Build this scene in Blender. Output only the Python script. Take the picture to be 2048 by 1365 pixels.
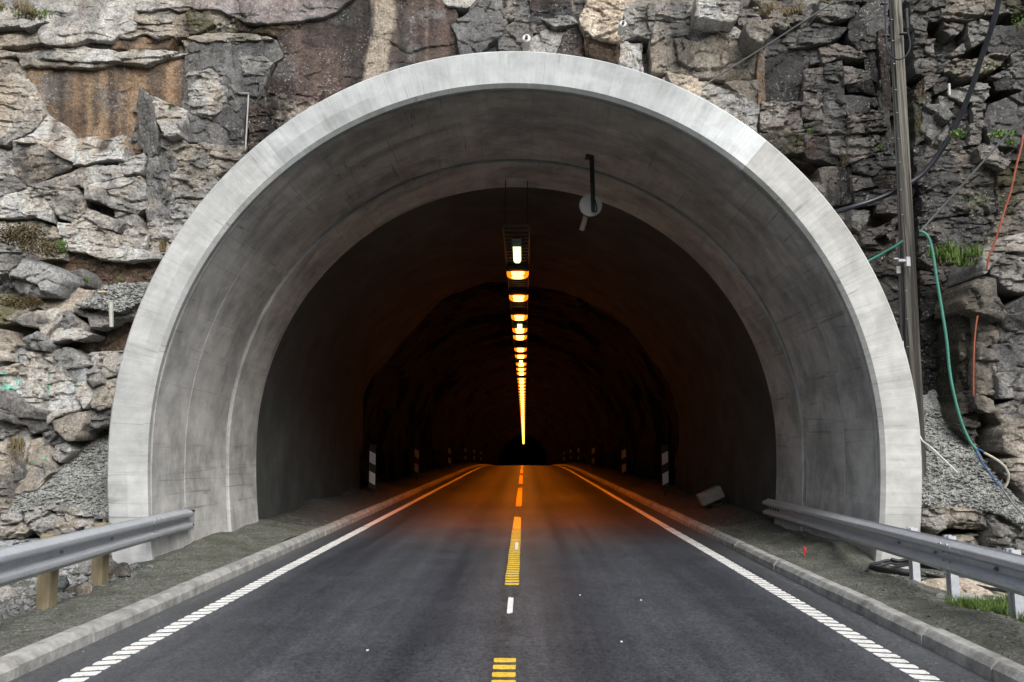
import bpy, math, random
import numpy as np
from mathutils import Vector

for o in list(bpy.data.objects):
    bpy.data.objects.remove(o, do_unlink=True)
scene = bpy.context.scene
COL = scene.collection
random.seed(4)

# ------------------------------------------------------------------ camera
FPX = 1660.0                      # focal length in pixels of a 2048 px wide frame
CAM = np.array([0.16, 0.0, 1.6])
PITCH = math.atan(205.5 / FPX)
YAW = math.atan(24.0 / FPX)
cam_d = bpy.data.cameras.new("camera")
cam_d.sensor_width = 36.0
cam_d.lens = FPX / 2048.0 * 36.0
cam_d.clip_start = 0.05
cam_d.clip_end = 2000.0
cam = bpy.data.objects.new("camera", cam_d)
COL.objects.link(cam)
cam.location = CAM
cam.rotation_euler = (math.pi / 2 + PITCH, 0, YAW)
scene.camera = cam

# ------------------------------------------------------------------ daylight
world = bpy.data.worlds.new("World")
scene.world = world
world.use_nodes = True
wn = world.node_tree.nodes
wl = world.node_tree.links
wn.clear()
SUN_EL, SUN_ROT = math.radians(40), math.radians(157)
sky = wn.new("ShaderNodeTexSky")
sky.sky_type = 'NISHITA'
sky.sun_disc = False
sky.sun_elevation = SUN_EL
sky.sun_rotation = SUN_ROT
sky.dust_density = 4.0
sky.air_density = 1.0
hs = wn.new("ShaderNodeHueSaturation")
hs.inputs["Saturation"].default_value = 0.36
bg = wn.new("ShaderNodeBackground")
bg.inputs["Strength"].default_value = 0.13
wo = wn.new("ShaderNodeOutputWorld")
wl.new(sky.outputs[0], hs.inputs["Color"])
wl.new(hs.outputs[0], bg.inputs["Color"])
wl.new(bg.outputs[0], wo.inputs["Surface"])

sun_d = bpy.data.lights.new("sun", 'SUN')
sun_d.energy = 1.5
sun_d.angle = math.radians(38)
sun_d.color = (1.0, 0.965, 0.92)
sun = bpy.data.objects.new("sun", sun_d)
COL.objects.link(sun)
sdir = Vector((math.sin(SUN_ROT) * math.cos(SUN_EL), math.cos(SUN_ROT) * math.cos(SUN_EL), math.sin(SUN_EL)))
sun.rotation_euler = sdir.to_track_quat('Z', 'Y').to_euler()
sun.location = sdir * 50

scene.view_settings.view_transform = 'Standard'
scene.view_settings.look = 'None'
scene.view_settings.exposure = 0.72
scene.view_settings.gamma = 1.0
scene.cycles.use_denoising = True
scene.cycles.use_adaptive_sampling = True
scene.cycles.adaptive_threshold = 0.015
scene.cycles.max_bounces = 3
scene.cycles.diffuse_bounces = 1
scene.cycles.glossy_bounces = 2
scene.cycles.transmission_bounces = 0
scene.cycles.caustics_reflective = False
scene.cycles.sample_clamp_indirect = 6.0

# ------------------------------------------------------------------ measuring helpers
_f = np.array([-math.sin(YAW) * math.cos(PITCH), math.cos(YAW) * math.cos(PITCH), math.sin(PITCH)])
_r = np.array([math.cos(YAW), math.sin(YAW), 0.0])
_u = np.cross(_r, _f)


def ray(px, py):
    return _f * FPX + _r * (px - 1024.0) + _u * (682.5 - py)


def at(px, py, Y):
    d = ray(px, py)
    return CAM + d * ((Y - CAM[1]) / d[1])


def ground_at(px, py, z=0.0):
    d = ray(px, py)
    return CAM + d * ((z - CAM[2]) / d[2])


# ------------------------------------------------------------------ noise (numpy)
def _hash(i, j, s):
    h = (i.astype(np.int64) * 374761393 + j.astype(np.int64) * 668265263 + s * 974711) & 0xffffffff
    h = ((h ^ (h >> 13)) * 1274126177) & 0xffffffff
    h = ((h ^ (h >> 16)) * 2246822519) & 0xffffffff
    return ((h ^ (h >> 15)) & 0xffffff) / float(0xffffff)


def vnoise(x, y, s=0):
    xi, yi = np.floor(x), np.floor(y)
    fx, fy = x - xi, y - yi
    fx, fy = fx * fx * (3 - 2 * fx), fy * fy * (3 - 2 * fy)
    a, b = _hash(xi, yi, s), _hash(xi + 1, yi, s)
    c, d = _hash(xi, yi + 1, s), _hash(xi + 1, yi + 1, s)
    return (a + (b - a) * fx) * (1 - fy) + (c + (d - c) * fx) * fy


def fbm(x, y, s=0, o=4, g=0.5):
    t, a, n = 0.0, 1.0, 0.0
    for k in range(o):
        t = t + a * vnoise(x * 2 ** k + 17.3 * k, y * 2 ** k - 9.1 * k, s + k)
        n += a
        a *= g
    return t / n


def fracture(x, z, sx, sz, s=0, tilt=1.0):
    """blocky fracture field: nearest jittered cell, each with its own offset and tilt (about -1..1)"""
    X, Z = x / sx, z / sz
    X = X + 0.55 * (fbm(x * 1.3 / sx, z * 1.3 / sz, s + 50, 3) - .5)
    Z = Z + 0.55 * (fbm(x * 1.3 / sx + 31, z * 1.3 / sz, s + 60, 3) - .5)
    ix, iz = np.floor(X), np.floor(Z)
    best = np.full(X.shape, 1e9)
    sec = np.full(X.shape, 1e9)
    val = np.zeros(X.shape)
    for di in (-1, 0, 1):
        for dj in (-1, 0, 1):
            ci, cj = ix + di, iz + dj
            dx = X - (ci + .5 + .85 * (_hash(ci, cj, s) - .5))
            dz = Z - (cj + .5 + .85 * (_hash(ci, cj, s + 1) - .5))
            d = dx * dx + dz * dz
            v = (_hash(ci, cj, s + 2) - .5) * 2 + tilt * ((_hash(ci, cj, s + 3) - .5) * 2 * dx + (_hash(ci, cj, s + 4) - .5) * 2 * dz)
            m = d < best
            sec = np.where(m, best, np.minimum(sec, d))
            val = np.where(m, v, val)
            best = np.where(m, d, best)
    return val, np.sqrt(sec) - np.sqrt(best)


# ------------------------------------------------------------------ object helpers
def tag(o, label=None, cat=None, group=None, kind=None):
    if label:
        o["label"] = label
    if cat:
        o["category"] = cat
    if group:
        o["group"] = group
    if kind:
        o["kind"] = kind
    return o


def world_loc(o):
    p = Vector((0, 0, 0))
    while o is not None:
        p = p + o.location
        o = o.parent
    return p


def empty(name, loc, parent=None):
    o = bpy.data.objects.new(name, None)
    o.empty_display_size = 0.2
    COL.objects.link(o)
    o.parent = parent
    o.location = Vector(loc) - (world_loc(parent) if parent else Vector((0, 0, 0)))
    return o


def mesh_obj(name, V, F, mat, parent=None, smooth=True, origin=None, col=None, uv=None):
    """V: world-space vertices.  F: quads/tris (list or array).  Origin goes to the bounding-box base centre."""
    V = np.asarray(V, dtype=np.float64).reshape(-1, 3)
    if origin is None:
        lo, hi = V.min(0), V.max(0)
        origin = np.array([(lo[0] + hi[0]) / 2, (lo[1] + hi[1]) / 2, lo[2]])
    origin = np.asarray(origin, dtype=np.float64)
    me = bpy.data.meshes.new(name)
    if isinstance(F, np.ndarray):
        n, k = F.shape
        me.vertices.add(len(V))
        me.vertices.foreach_set("co", (V - origin).astype(np.float32).ravel())
        me.loops.add(n * k)
        me.loops.foreach_set("vertex_index", F.astype(np.int32).ravel())
        me.polygons.add(n)
        me.polygons.foreach_set("loop_start", np.arange(0, n * k, k, dtype=np.int32))
        me.update(calc_edges=True)
    else:
        me.from_pydata((V - origin).tolist(), [], [list(f) for f in F])
        me.update()
    me.polygons.foreach_set("use_smooth", np.full(len(me.polygons), smooth, dtype=bool))
    if smooth:
        me.set_sharp_from_angle(angle=math.radians(38))
    if col is not None:
        a = me.color_attributes.new("Col", 'FLOAT_COLOR', 'POINT')
        c = np.ones((len(V), 4), dtype=np.float32)
        c[:, :3] = col
        a.data.foreach_set("color", c.ravel())
    if uv is not None:
        l = me.uv_layers.new(name="arc")
        vi = np.empty(len(me.loops), dtype=np.int32)
        me.loops.foreach_get("vertex_index", vi)
        l.data.foreach_set("uv", np.asarray(uv, dtype=np.float32)[vi].ravel())
    if mat is not None:
        me.materials.append(mat)
    o = bpy.data.objects.new(name, me)
    COL.objects.link(o)
    o.parent = parent
    o.location = Vector(origin) - (world_loc(parent) if parent else Vector((0, 0, 0)))
    return o


def share(o, loc, parent=None, rot=None):
    c = o.copy()
    COL.objects.link(c)
    c.parent = parent
    c.location = Vector(loc) - (world_loc(parent) if parent else Vector((0, 0, 0)))
    if rot is not None:
        c.rotation_euler = rot
    return c


def box(c, s, bev=0.0):
    """chamfered box -> V, F (centre c, size s)"""
    cx, cy, cz = c
    hx, hy, hz = s[0] / 2, s[1] / 2, s[2] / 2
    if bev <= 0:
        V = [(cx + a * hx, cy + b * hy, cz + d * hz) for a in (-1, 1) for b in (-1, 1) for d in (-1, 1)]
        F = [(0, 1, 3, 2), (4, 6, 7, 5), (0, 4, 5, 1), (2, 3, 7, 6), (0, 2, 6, 4), (1, 5, 7, 3)]
        return V, F
    b = min(bev, hx * .9, hy * .9, hz * .9)
    V, F = [], []
    idx = {}
    for sx in (-1, 1):
        for sy in (-1, 1):
            for sz in (-1, 1):
                for ax in range(3):
                    p = [sx * (hx - b), sy * (hy - b), sz * (hz - b)]
                    p[ax] = (sx * hx, sy * hy, sz * hz)[ax]
                    idx[(sx, sy, sz, ax)] = len(V)
                    V.append((cx + p[0], cy + p[1], cz + p[2]))
    for ax in range(3):
        o1, o2 = [a for a in range(3) if a != ax]
        for s_ in (-1, 1):
            q = []
            for a_, b_ in ((-1, -1), (1, -1), (1, 1), (-1, 1)):
                k = [0, 0, 0]
                k[ax], k[o1], k[o2] = s_, a_, b_
                q.append(idx[(k[0], k[1], k[2], ax)])
            F.append(tuple(q))
    for ax in range(3):
        o1, o2 = [a for a in range(3) if a != ax]
        for a_ in (-1, 1):
            for b_ in (-1, 1):
                def kk(s_, face):
                    k = [0, 0, 0]
                    k[ax], k[o1], k[o2] = s_, a_, b_
                    return idx[(k[0], k[1], k[2], face)]
                F.append((kk(-1, o1), kk(1, o1), kk(1, o2), kk(-1, o2)))
    for sx in (-1, 1):
        for sy in (-1, 1):
            for sz in (-1, 1):
                F.append((idx[(sx, sy, sz, 0)], idx[(sx, sy, sz, 1)], idx[(sx, sy, sz, 2)]))
    return V, F


def merge(*parts):
    V, F = [], []
    for v, f in parts:
        n = len(V)
        V += [tuple(p) for p in v]
        F += [tuple(i + n for i in q) for q in f]
    return V, F


def catmull(P, n=8):
    P = [np.array(p, dtype=float) for p in P]
    P = [2 * P[0] - P[1]] + P + [2 * P[-1] - P[-2]]
    out = []
    for i in range(1, len(P) - 2):
        for k in range(n):
            t = k / n
            a, b, c, d = P[i - 1], P[i], P[i + 1], P[i + 2]
            out.append(.5 * (2 * b + (c - a) * t + (2 * a - 5 * b + 4 * c - d) * t * t + (3 * b - a - 3 * c + d) * t ** 3))
    out.append(P[-2])
    return out


def tube(P, r, n=8, cap=True):
    P = [np.array(p, dtype=float) for p in P]
    R = r if isinstance(r, (list, tuple, np.ndarray)) else [r] * len(P)
    V, F = [], []
    up = np.array([0.0, 0.0, 1.0])
    prev = None
    for i, p in enumerate(P):
        t = P[min(i + 1, len(P) - 1)] - P[max(i - 1, 0)]
        t = t / (np.linalg.norm(t) + 1e-9)
        if prev is None:
            a = np.cross(t, up if abs(t[2]) < .9 else np.array([1.0, 0, 0]))
        else:
            a = prev - t * np.dot(prev, t)
        a = a / (np.linalg.norm(a) + 1e-9)
        prev = a
        b = np.cross(t, a)
        for k in range(n):
            w = 2 * math.pi * k / n
            V.append(tuple(p + R[i] * (math.cos(w) * a + math.sin(w) * b)))
    for i in range(len(P) - 1):
        for k in range(n):
            F.append((i * n + k, i * n + (k + 1) % n, (i + 1) * n + (k + 1) % n, (i + 1) * n + k))
    if cap:
        F.append(tuple(range(n - 1, -1, -1)))
        F.append(tuple((len(P) - 1) * n + k for k in range(n)))
    return V, F


def disc(c, axis, r, h, n=20):
    c = np.array(c, dtype=float)
    axis = np.array(axis, dtype=float)
    axis = axis / np.linalg.norm(axis)
    return tube([c, c + axis * h], r, n)


def grid_faces(nu, nv):
    i = np.arange(nu - 1)[:, None] * nv + np.arange(nv - 1)[None, :]
    return np.stack([i, i + nv, i + nv + 1, i + 1], -1).reshape(-1, 4)


# ------------------------------------------------------------------ materials
def new_mat(name):
    m = bpy.data.materials.new(name)
    m.use_nodes = True
    nt = m.node_tree
    b = nt.nodes["Principled BSDF"]
    return m, nt, b


def N(nt, kind, **kw):
    n = nt.nodes.new(kind)
    for k, v in kw.items():
        if k in n.inputs.keys():
            n.inputs[k].default_value = v
        else:
            setattr(n, k, v)
    return n


def pos(nt, scale=(1, 1, 1)):
    g = N(nt, "ShaderNodeNewGeometry")
    mp = N(nt, "ShaderNodeMapping")
    mp.inputs["Scale"].default_value = scale
    nt.links.new(g.outputs["Position"], mp.inputs["Vector"])
    return mp.outputs["Vector"]


def uvv(nt, scale=(1, 1, 1)):
    g = N(nt, "ShaderNodeUVMap")
    g.uv_map = "arc"
    mp = N(nt, "ShaderNodeMapping")
    mp.inputs["Scale"].default_value = scale
    nt.links.new(g.outputs["UV"], mp.inputs["Vector"])
    return mp.outputs["Vector"]


def noise(nt, vec, scale, detail=5, rough=.6, dist=0.0):
    n = N(nt, "ShaderNodeTexNoise")
    n.inputs["Scale"].default_value = scale
    n.inputs["Detail"].default_value = detail
    n.inputs["Roughness"].default_value = rough
    n.inputs["Distortion"].default_value = dist
    nt.links.new(vec, n.inputs["Vector"])
    return n.outputs["Fac"]


def ramp(nt, fac, stops):
    r = N(nt, "ShaderNodeValToRGB")
    e = r.color_ramp.elements
    while len(e) < len(stops):
        e.new(0.5)
    for i, (p, c) in enumerate(stops):
        e[i].position = p
        e[i].color = (c, c, c, 1) if not isinstance(c, (tuple, list)) else (c[0], c[1], c[2], 1)
    nt.links.new(fac, r.inputs["Fac"])
    return r.outputs["Color"]


def mix(nt, a, b, fac, mode='MIX'):
    m = N(nt, "ShaderNodeMix")
    m.data_type = 'RGBA'
    m.blend_type = mode
    for sock, v in ((m.inputs[6], a), (m.inputs[7], b)):
        if isinstance(v, (tuple, list)):
            sock.default_value = (v[0], v[1], v[2], 1)
        else:
            nt.links.new(v, sock)
    if isinstance(fac, (int, float)):
        m.inputs[0].default_value = fac
    else:
        nt.links.new(fac, m.inputs[0])
    return m.outputs[2]


def bump(nt, b, h, strength=.5, dist=.02, prev=None):
    n = N(nt, "ShaderNodeBump")
    n.inputs["Strength"].default_value = strength
    n.inputs["Distance"].default_value = dist
    nt.links.new(h, n.inputs["Height"])
    if prev is not None:
        nt.links.new(prev, n.inputs["Normal"])
    nt.links.new(n.outputs[0], b.inputs["Normal"])
    return n.outputs[0]


def simple(name, col, rough=.6, metal=0.0, vary=.25, scale=8.0, bmp=0.0, spec=None):
    m, nt, b = new_mat(name)
    p = pos(nt)
    n = noise(nt, p, scale, 5, .6)
    k = ramp(nt, n, [(.25, 1 - vary), (.75, 1 + vary)])
    nt.links.new(mix(nt, tuple(col), k, 1.0, 'MULTIPLY'), b.inputs["Base Color"])
    b.inputs["Roughness"].default_value = rough
    b.inputs["Metallic"].default_value = metal
    if spec is not None:
        b.inputs["Specular IOR Level"].default_value = spec
    if bmp:
        bump(nt, b, noise(nt, p, scale * 5, 4, .6), bmp, .01)
    return m


def mat_rock():
    m, nt, b = new_mat("rock")
    a = N(nt, "ShaderNodeAttribute")
    a.attribute_name = "Col"
    p = pos(nt)
    n1 = noise(nt, p, 6.0, 6, .72, .4)
    c = mix(nt, a.outputs["Color"], ramp(nt, n1, [(.30, .48), (.47, .95), (.60, 1.12), (.74, 1.6)]), 1.0, 'MULTIPLY')
    n2 = noise(nt, p, 27.0, 4, .8)
    c = mix(nt, c, ramp(nt, n2, [(.32, .48), (.68, 1.6)]), 1.0, 'MULTIPLY')
    # pale crustose lichen in patches, dark mineral stain in others
    sp = ramp(nt, noise(nt, p, 24.0, 2, .8), [(.58, 0.0), (.66, 1.0)])
    big = ramp(nt, noise(nt, p, 2.1, 3, .65), [(.46, 0.0), (.60, .55)])
    c = mix(nt, c, (.52, .51, .47), mix(nt, sp, big, 1.0, 'MULTIPLY'))
    dk = ramp(nt, noise(nt, pos(nt, (1, 1, .45)), 3.1, 4, .72, .5), [(.57, 0.0), (.70, .5)])
    c = mix(nt, c, (.038, .035, .033), dk)
    # hairline cracks
    v = N(nt, "ShaderNodeTexVoronoi")
    v.feature = 'DISTANCE_TO_EDGE'
    v.inputs["Scale"].default_value = 2.3
    w = N(nt, "ShaderNodeVectorMath", operation='ADD')
    nz = N(nt, "ShaderNodeTexNoise")
    nz.inputs["Scale"].default_value = 3.5
    nz.inputs["Detail"].default_value = 3
    nt.links.new(p, nz.inputs["Vector"])
    nt.links.new(p, w.inputs[0])
    nt.links.new(nz.outputs["Color"], w.inputs[1])
    nt.links.new(w.outputs[0], v.inputs["Vector"])
    crack = ramp(nt, v.outputs["Distance"], [(.0, 1.0), (.022, 0.0)])
    c = mix(nt, c, (.03, .028, .026), mix(nt, crack, (.42, .42, .42), 1.0, 'MULTIPLY'))
    nt.links.new(c, b.inputs["Base Color"])
    b.inputs["Roughness"].default_value = .8
    b.inputs["Specular IOR Level"].default_value = .3
    h1 = noise(nt, p, 9.0, 7, .78, .3)
    bump(nt, b, h1, .85, .07)
    return m


def mat_gravel(name, c0, c1, scale=38.0):
    m, nt, b = new_mat(name)
    p = pos(nt)
    v = N(nt, "ShaderNodeTexVoronoi")
    v.inputs["Scale"].default_value = scale
    nt.links.new(p, v.inputs["Vector"])
    sep = N(nt, "ShaderNodeSeparateColor")
    nt.links.new(v.outputs["Color"], sep.inputs[0])
    c = mix(nt, c0, c1, sep.outputs[0])
    big = noise(nt, p, 2.2, 6, .65)
    c = mix(nt, c, ramp(nt, big, [(.3, .6), (.7, 1.25)]), 1.0, 'MULTIPLY')
    c = mix(nt, c, ramp(nt, noise(nt, p, 90, 3, .6), [(.3, .7), (.7, 1.3)]), 1.0, 'MULTIPLY')
    nt.links.new(c, b.inputs["Base Color"])
    b.inputs["Roughness"].default_value = .9
    b.inputs["Specular IOR Level"].default_value = .25
    inv = N(nt, "ShaderNodeMath", operation='SUBTRACT')
    inv.inputs[0].default_value = 1.0
    nt.links.new(v.outputs["Distance"], inv.inputs[1])
    nn = bump(nt, b, inv.outputs[0], .8, .02)
    bump(nt, b, noise(nt, p, 60, 4, .7), .5, .012, nn)
    return m


def mat_verge():
    m, nt, b = new_mat("verge_dirt")
    p = pos(nt)
    v = N(nt, "ShaderNodeTexVoronoi")
    v.inputs["Scale"].default_value = 55
    nt.links.new(p, v.inputs["Vector"])
    sep = N(nt, "ShaderNodeSeparateColor")
    nt.links.new(v.outputs["Color"], sep.inputs[0])
    c = mix(nt, (.215, .215, .195), (.080, .085, .072), sep.outputs[0])
    c = mix(nt, c, (.075, .082, .062), ramp(nt, noise(nt, p, 2.6, 6, .7, .5), [(.42, 0.0), (.6, .75)]))
    c = mix(nt, c, (.05, .065, .028), ramp(nt, noise(nt, p, 5.3, 5, .7), [(.58, 0.0), (.7, .6)]))
    c = mix(nt, c, ramp(nt, noise(nt, p, 120, 3, .7), [(.3, .65), (.72, 1.4)]), 1.0, 'MULTIPLY')
    nt.links.new(c, b.inputs["Base Color"])
    b.inputs["Roughness"].default_value = .95
    b.inputs["Specular IOR Level"].default_value = .15
    nn = bump(nt, b, noise(nt, p, 24, 6, .75), .7, .03)
    bump(nt, b, sep.outputs[1], .5, .012, nn)
    return m


def mat_asphalt():
    m, nt, b = new_mat("asphalt")
    p = pos(nt)
    v = N(nt, "ShaderNodeTexVoronoi")
    v.inputs["Scale"].default_value = 58
    nt.links.new(p, v.inputs["Vector"])
    sep = N(nt, "ShaderNodeSeparateColor")
    nt.links.new(v.outputs["Color"], sep.inputs[0])
    c = mix(nt, (.040, .044, .052), (.098, .106, .120), ramp(nt, sep.outputs[0], [(.15, 0.0), (1.0, 1.0)]))
    # wheel tracks: polished bands in each lane, ragged by noise
    g = N(nt, "ShaderNodeSeparateXYZ")
    nt.links.new(p, g.inputs[0])
    ax = N(nt, "ShaderNodeMath", operation='ABSOLUTE')
    nt.links.new(g.outputs[0], ax.inputs[0])
    wob = N(nt, "ShaderNodeMath", operation='MULTIPLY_ADD')
    nt.links.new(noise(nt, pos(nt, (1.0, .15, 1.0)), 1.5, 4, .6), wob.inputs[0])
    wob.inputs[1].default_value = .5
    nt.links.new(ax.outputs[0], wob.inputs[2])
    sc_ = N(nt, "ShaderNodeMath", operation='MULTIPLY')
    nt.links.new(wob.outputs[0], sc_.inputs[0])
    sc_.inputs[1].default_value = .25
    track = ramp(nt, sc_.outputs[0], [(.10, 0.0), (.24, 1.0), (.36, .12), (.50, .15), (.66, 1.0), (.80, 0.0)])
    c = mix(nt, c, mix(nt, c, (.70, .71, .74), 1.0, 'MULTIPLY'), track)
    # laying seam beside the centre line and long faint streaks
    seam = ramp(nt, sc_.outputs[0], [(.055, 0.0), (.066, .8), (.080, .8), (.09, 0.0)])
    c = mix(nt, c, (.028, .028, .03), mix(nt, seam, ramp(nt, noise(nt, p, 9, 4, .7), [(.40, 0.0), (.62, 1.0)]), 1.0, 'MULTIPLY'))
    c = mix(nt, c, ramp(nt, noise(nt, pos(nt, (3.0, .08, 1.0)), 1.25, 4, .6), [(.35, .80), (.65, 1.2)]), 1.0, 'MULTIPLY')
    c = mix(nt, c, ramp(nt, noise(nt, p, 1.1, 6, .7), [(.32, .78), (.72, 1.25)]), 1.0, 'MULTIPLY')
    # drips and dusty smears
    oil = ramp(nt, noise(nt, p, 2.4, 5, .62), [(.66, 0.0), (.74, .5)])
    c = mix(nt, c, (.016, .016, .018), oil)
    edge = ramp(nt, sc_.outputs[0], [(.80, 0.0), (.90, .55)])
    c = mix(nt, c, (.11, .108, .098), mix(nt, edge, ramp(nt, noise(nt, p, 14, 5, .7), [(.46, 0.0), (.62, 1.0)]), 1.0, 'MULTIPLY'))
    chip = ramp(nt, noise(nt, p, 130, 2, .5), [(.66, 0.0), (.72, .7)])
    c = mix(nt, c, (.20, .20, .20), chip)
    nt.links.new(c, b.inputs["Base Color"])
    nt.links.new(ramp(nt, track, [(0, .42), (1, .34)]), b.inputs["Roughness"])
    b.inputs["Specular IOR Level"].default_value = .45
    nn = bump(nt, b, sep.outputs[1], .55, .006)
    bump(nt, b, noise(nt, p, 120, 3, .7), .4, .005, nn)
    return m


def mat_concrete(name, c0, c1, streak=(13.0, .7, 1), streak_lo=.72, rough=.8, grime=0.0):
    """cast concrete on 'arc' UVs: streaks across the arc, board lines, panel tone, fine pits"""
    m, nt, b = new_mat(name)
    a = N(nt, "ShaderNodeAttribute")
    a.attribute_name = "Col"
    s = noise(nt, uvv(nt, streak), 1.0, 5, .62, .25)
    c = mix(nt, c0, c1, ramp(nt, s, [(.32, 0.0), (.68, 1.0)]))
    # panel tone
    u = N(nt, "ShaderNodeTexWhiteNoise")
    u.noise_dimensions = '2D'
    sn = N(nt, "ShaderNodeVectorMath", operation='FLOOR')
    nt.links.new(uvv(nt, (.62, 1.4, 1)), sn.inputs[0])
    nt.links.new(sn.outputs[0], u.inputs["Vector"])
    c = mix(nt, c, ramp(nt, u.outputs["Value"], [(0, .86), (1, 1.08)]), 1.0, 'MULTIPLY')
    p = pos(nt)
    c = mix(nt, c, ramp(nt, noise(nt, p, 2.4, 7, .68, .3), [(.3, streak_lo), (.7, 1.16)]), 1.0, 'MULTIPLY')
    if grime:      # damp, sooty blotches drawn out along the formwork
        g = ramp(nt, noise(nt, uvv(nt, (.9, 1.5, 1)), 1.0, 6, .7, .4), [(.44, 0.0), (.62, grime)])
        c = mix(nt, c, (.07, .07, .065), g)
    # thin dark board joints across the arc
    bl = noise(nt, uvv(nt, (5.2, .12, 1)), 1.0, 2, .4)
    band = ramp(nt, bl, [(.490, 0.0), (.5, 1.0), (.510, 0.0)])
    brk = ramp(nt, noise(nt, p, 1.3, 3, .6), [(.40, 0.0), (.58, .6)])
    c = mix(nt, c, (.12, .12, .115), mix(nt, band, brk, 1.0, 'MULTIPLY'))
    # small pits
    pit = ramp(nt, noise(nt, p, 30, 2, .5), [(.74, 0.0), (.77, .6)])
    c = mix(nt, c, (.11, .11, .105), pit)
    c = mix(nt, c, a.outputs["Color"], 1.0, 'MULTIPLY')
    nt.links.new(c, b.inputs["Base Color"])
    b.inputs["Roughness"].default_value = rough
    b.inputs["Specular IOR Level"].default_value = .3
    nn = bump(nt, b, s, .25, .01)
    bump(nt, b, noise(nt, p, 45, 5, .7), .25, .006, nn)
    return m


def mat_galv():
    m, nt, b = new_mat("galvanised_steel")
    p = pos(nt)
    v = N(nt, "ShaderNodeTexVoronoi")
    v.inputs["Scale"].default_value = 40
    nt.links.new(p, v.inputs["Vector"])
    sep = N(nt, "ShaderNodeSeparateColor")
    nt.links.new(v.outputs["Color"], sep.inputs[0])
    c = mix(nt, (.56, .60, .65), (.64, .68, .73), sep.outputs[0])
    c = mix(nt, c, ramp(nt, noise(nt, p, 3.5, 6, .65), [(.3, .88), (.7, 1.06)]), 1.0, 'MULTIPLY')
    nt.links.new(c, b.inputs["Base Color"])
    b.inputs["Metallic"].default_value = .45
    nt.links.new(ramp(nt, noise(nt, p, 9, 5, .6), [(.3, .36), (.7, .52)]), b.inputs["Roughness"])
    return m


def mat_wood(name, c0, c1, sc=(28, 28, 1.6), bmp=.6):
    m, nt, b = new_mat(name)
    n = noise(nt, pos(nt, sc), 1.0, 6, .65, .6)
    c = mix(nt, c0, c1, ramp(nt, n, [(.3, 0.0), (.68, 1.0)]))
    c = mix(nt, c, ramp(nt, noise(nt, pos(nt), 3, 5, .6), [(.3, .75), (.7, 1.2)]), 1.0, 'MULTIPLY')
    nt.links.new(c, b.inputs["Base Color"])
    b.inputs["Roughness"].default_value = .8
    b.inputs["Specular IOR Level"].default_value = .2
    bump(nt, b, n, bmp, .012)
    return m


def mat_pole():
    m, nt, b = new_mat("weathered_pole_wood")
    n = noise(nt, pos(nt, (13, 13, .30)), 1.0, 8, .78, .7)
    c = mix(nt, (.25, .238, .205), (.022, .021, .02), ramp(nt, n, [(.42, 0.0), (.56, 1.0)]))
    g = N(nt, "ShaderNodeSeparateXYZ")
    nt.links.new(pos(nt), g.inputs[0])
    mr = N(nt, "ShaderNodeMapRange")
    mr.inputs[1].default_value, mr.inputs[2].default_value = 6.5, 3.0
    nt.links.new(g.outputs[2], mr.inputs[0])
    tar = mix(nt, (0, 0, 0), ramp(nt, noise(nt, pos(nt, (9, 9, .8)), 1.0, 5, .6), [(.3, .35), (.7, .95)]), mr.outputs[0])
    c = mix(nt, c, (.05, .046, .042), tar)
    nt.links.new(c, b.inputs["Base Color"])
    b.inputs["Roughness"].default_value = .8
    b.inputs["Specular IOR Level"].default_value = .2
    bump(nt, b, n, .9, .02)
    return m


def mat_emit(name, col, strength, sampled=False):
    m, nt, b = new_mat(name)
    b.inputs["Base Color"].default_value = (col[0] * .5, col[1] * .5, col[2] * .5, 1)
    b.inputs["Emission Color"].default_value = (col[0], col[1], col[2], 1)
    b.inputs["Emission Strength"].default_value = strength
    if not sampled:
        m.cycles.emission_sampling = 'NONE'
    return m


def mat_leaf(name, c0, c1):
    m, nt, b = new_mat(name)
    n = noise(nt, pos(nt), 14, 3, .6)
    nt.links.new(mix(nt, c0, c1, ramp(nt, n, [(.3, 0.0), (.7, 1.0)])), b.inputs["Base Color"])
    b.inputs["Roughness"].default_value = .6
    b.inputs["Specular IOR Level"].default_value = .25
    return m


def mat_paint(name, col, dirt=.6):
    m, nt, b = new_mat(name)
    p = pos(nt)
    w = ramp(nt, noise(nt, p, 32, 5, .75), [(.52, 0.0), (.66, dirt)])
    c = mix(nt, tuple(col), (.10, .10, .10), w)
    c = mix(nt, c, ramp(nt, noise(nt, p, 3, 4, .6), [(.3, .86), (.7, 1.05)]), 1.0, 'MULTIPLY')
    nt.links.new(c, b.inputs["Base Color"])
    b.inputs["Roughness"].default_value = .6
    bump(nt, b, noise(nt, p, 90, 3, .6), .3, .004)
    return m


M_ROCK = mat_rock()
M_GRAVEL = mat_gravel("crushed_gravel", (.36, .37, .355), (.15, .155, .15))
M_RUBBLE = mat_gravel("rubble", (.33, .34, .34), (.13, .135, .135), 16)
M_TUNNEL_DIRT = simple("dark_tunnel_dirt", (.055, .052, .046), .95, 0, .5, 7.0, .9)  # darker dirt colour for the verge deeper in the tunnel
M_VERGE = mat_verge()
M_ASPH = mat_asphalt()
M_RING = mat_concrete("portal_concrete", (.485, .495, .495), (.405, .418, .422))
M_LINE = mat_concrete("lining_concrete", (.57, .565, .55), (.46, .46, .45), (5.0, 1.2, 1), .8, .8, .42)
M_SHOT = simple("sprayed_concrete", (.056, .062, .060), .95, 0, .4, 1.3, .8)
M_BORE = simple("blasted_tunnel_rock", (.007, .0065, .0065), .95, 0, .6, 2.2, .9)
M_KERB = simple("kerb_concrete", (.30, .30, .285), .88, 0, .55, 6.0, .9)
M_GALV = mat_galv()
M_POST = mat_wood("treated_pine", (.29, .25, .165), (.20, .165, .10))
M_POLE = mat_pole()
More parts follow.
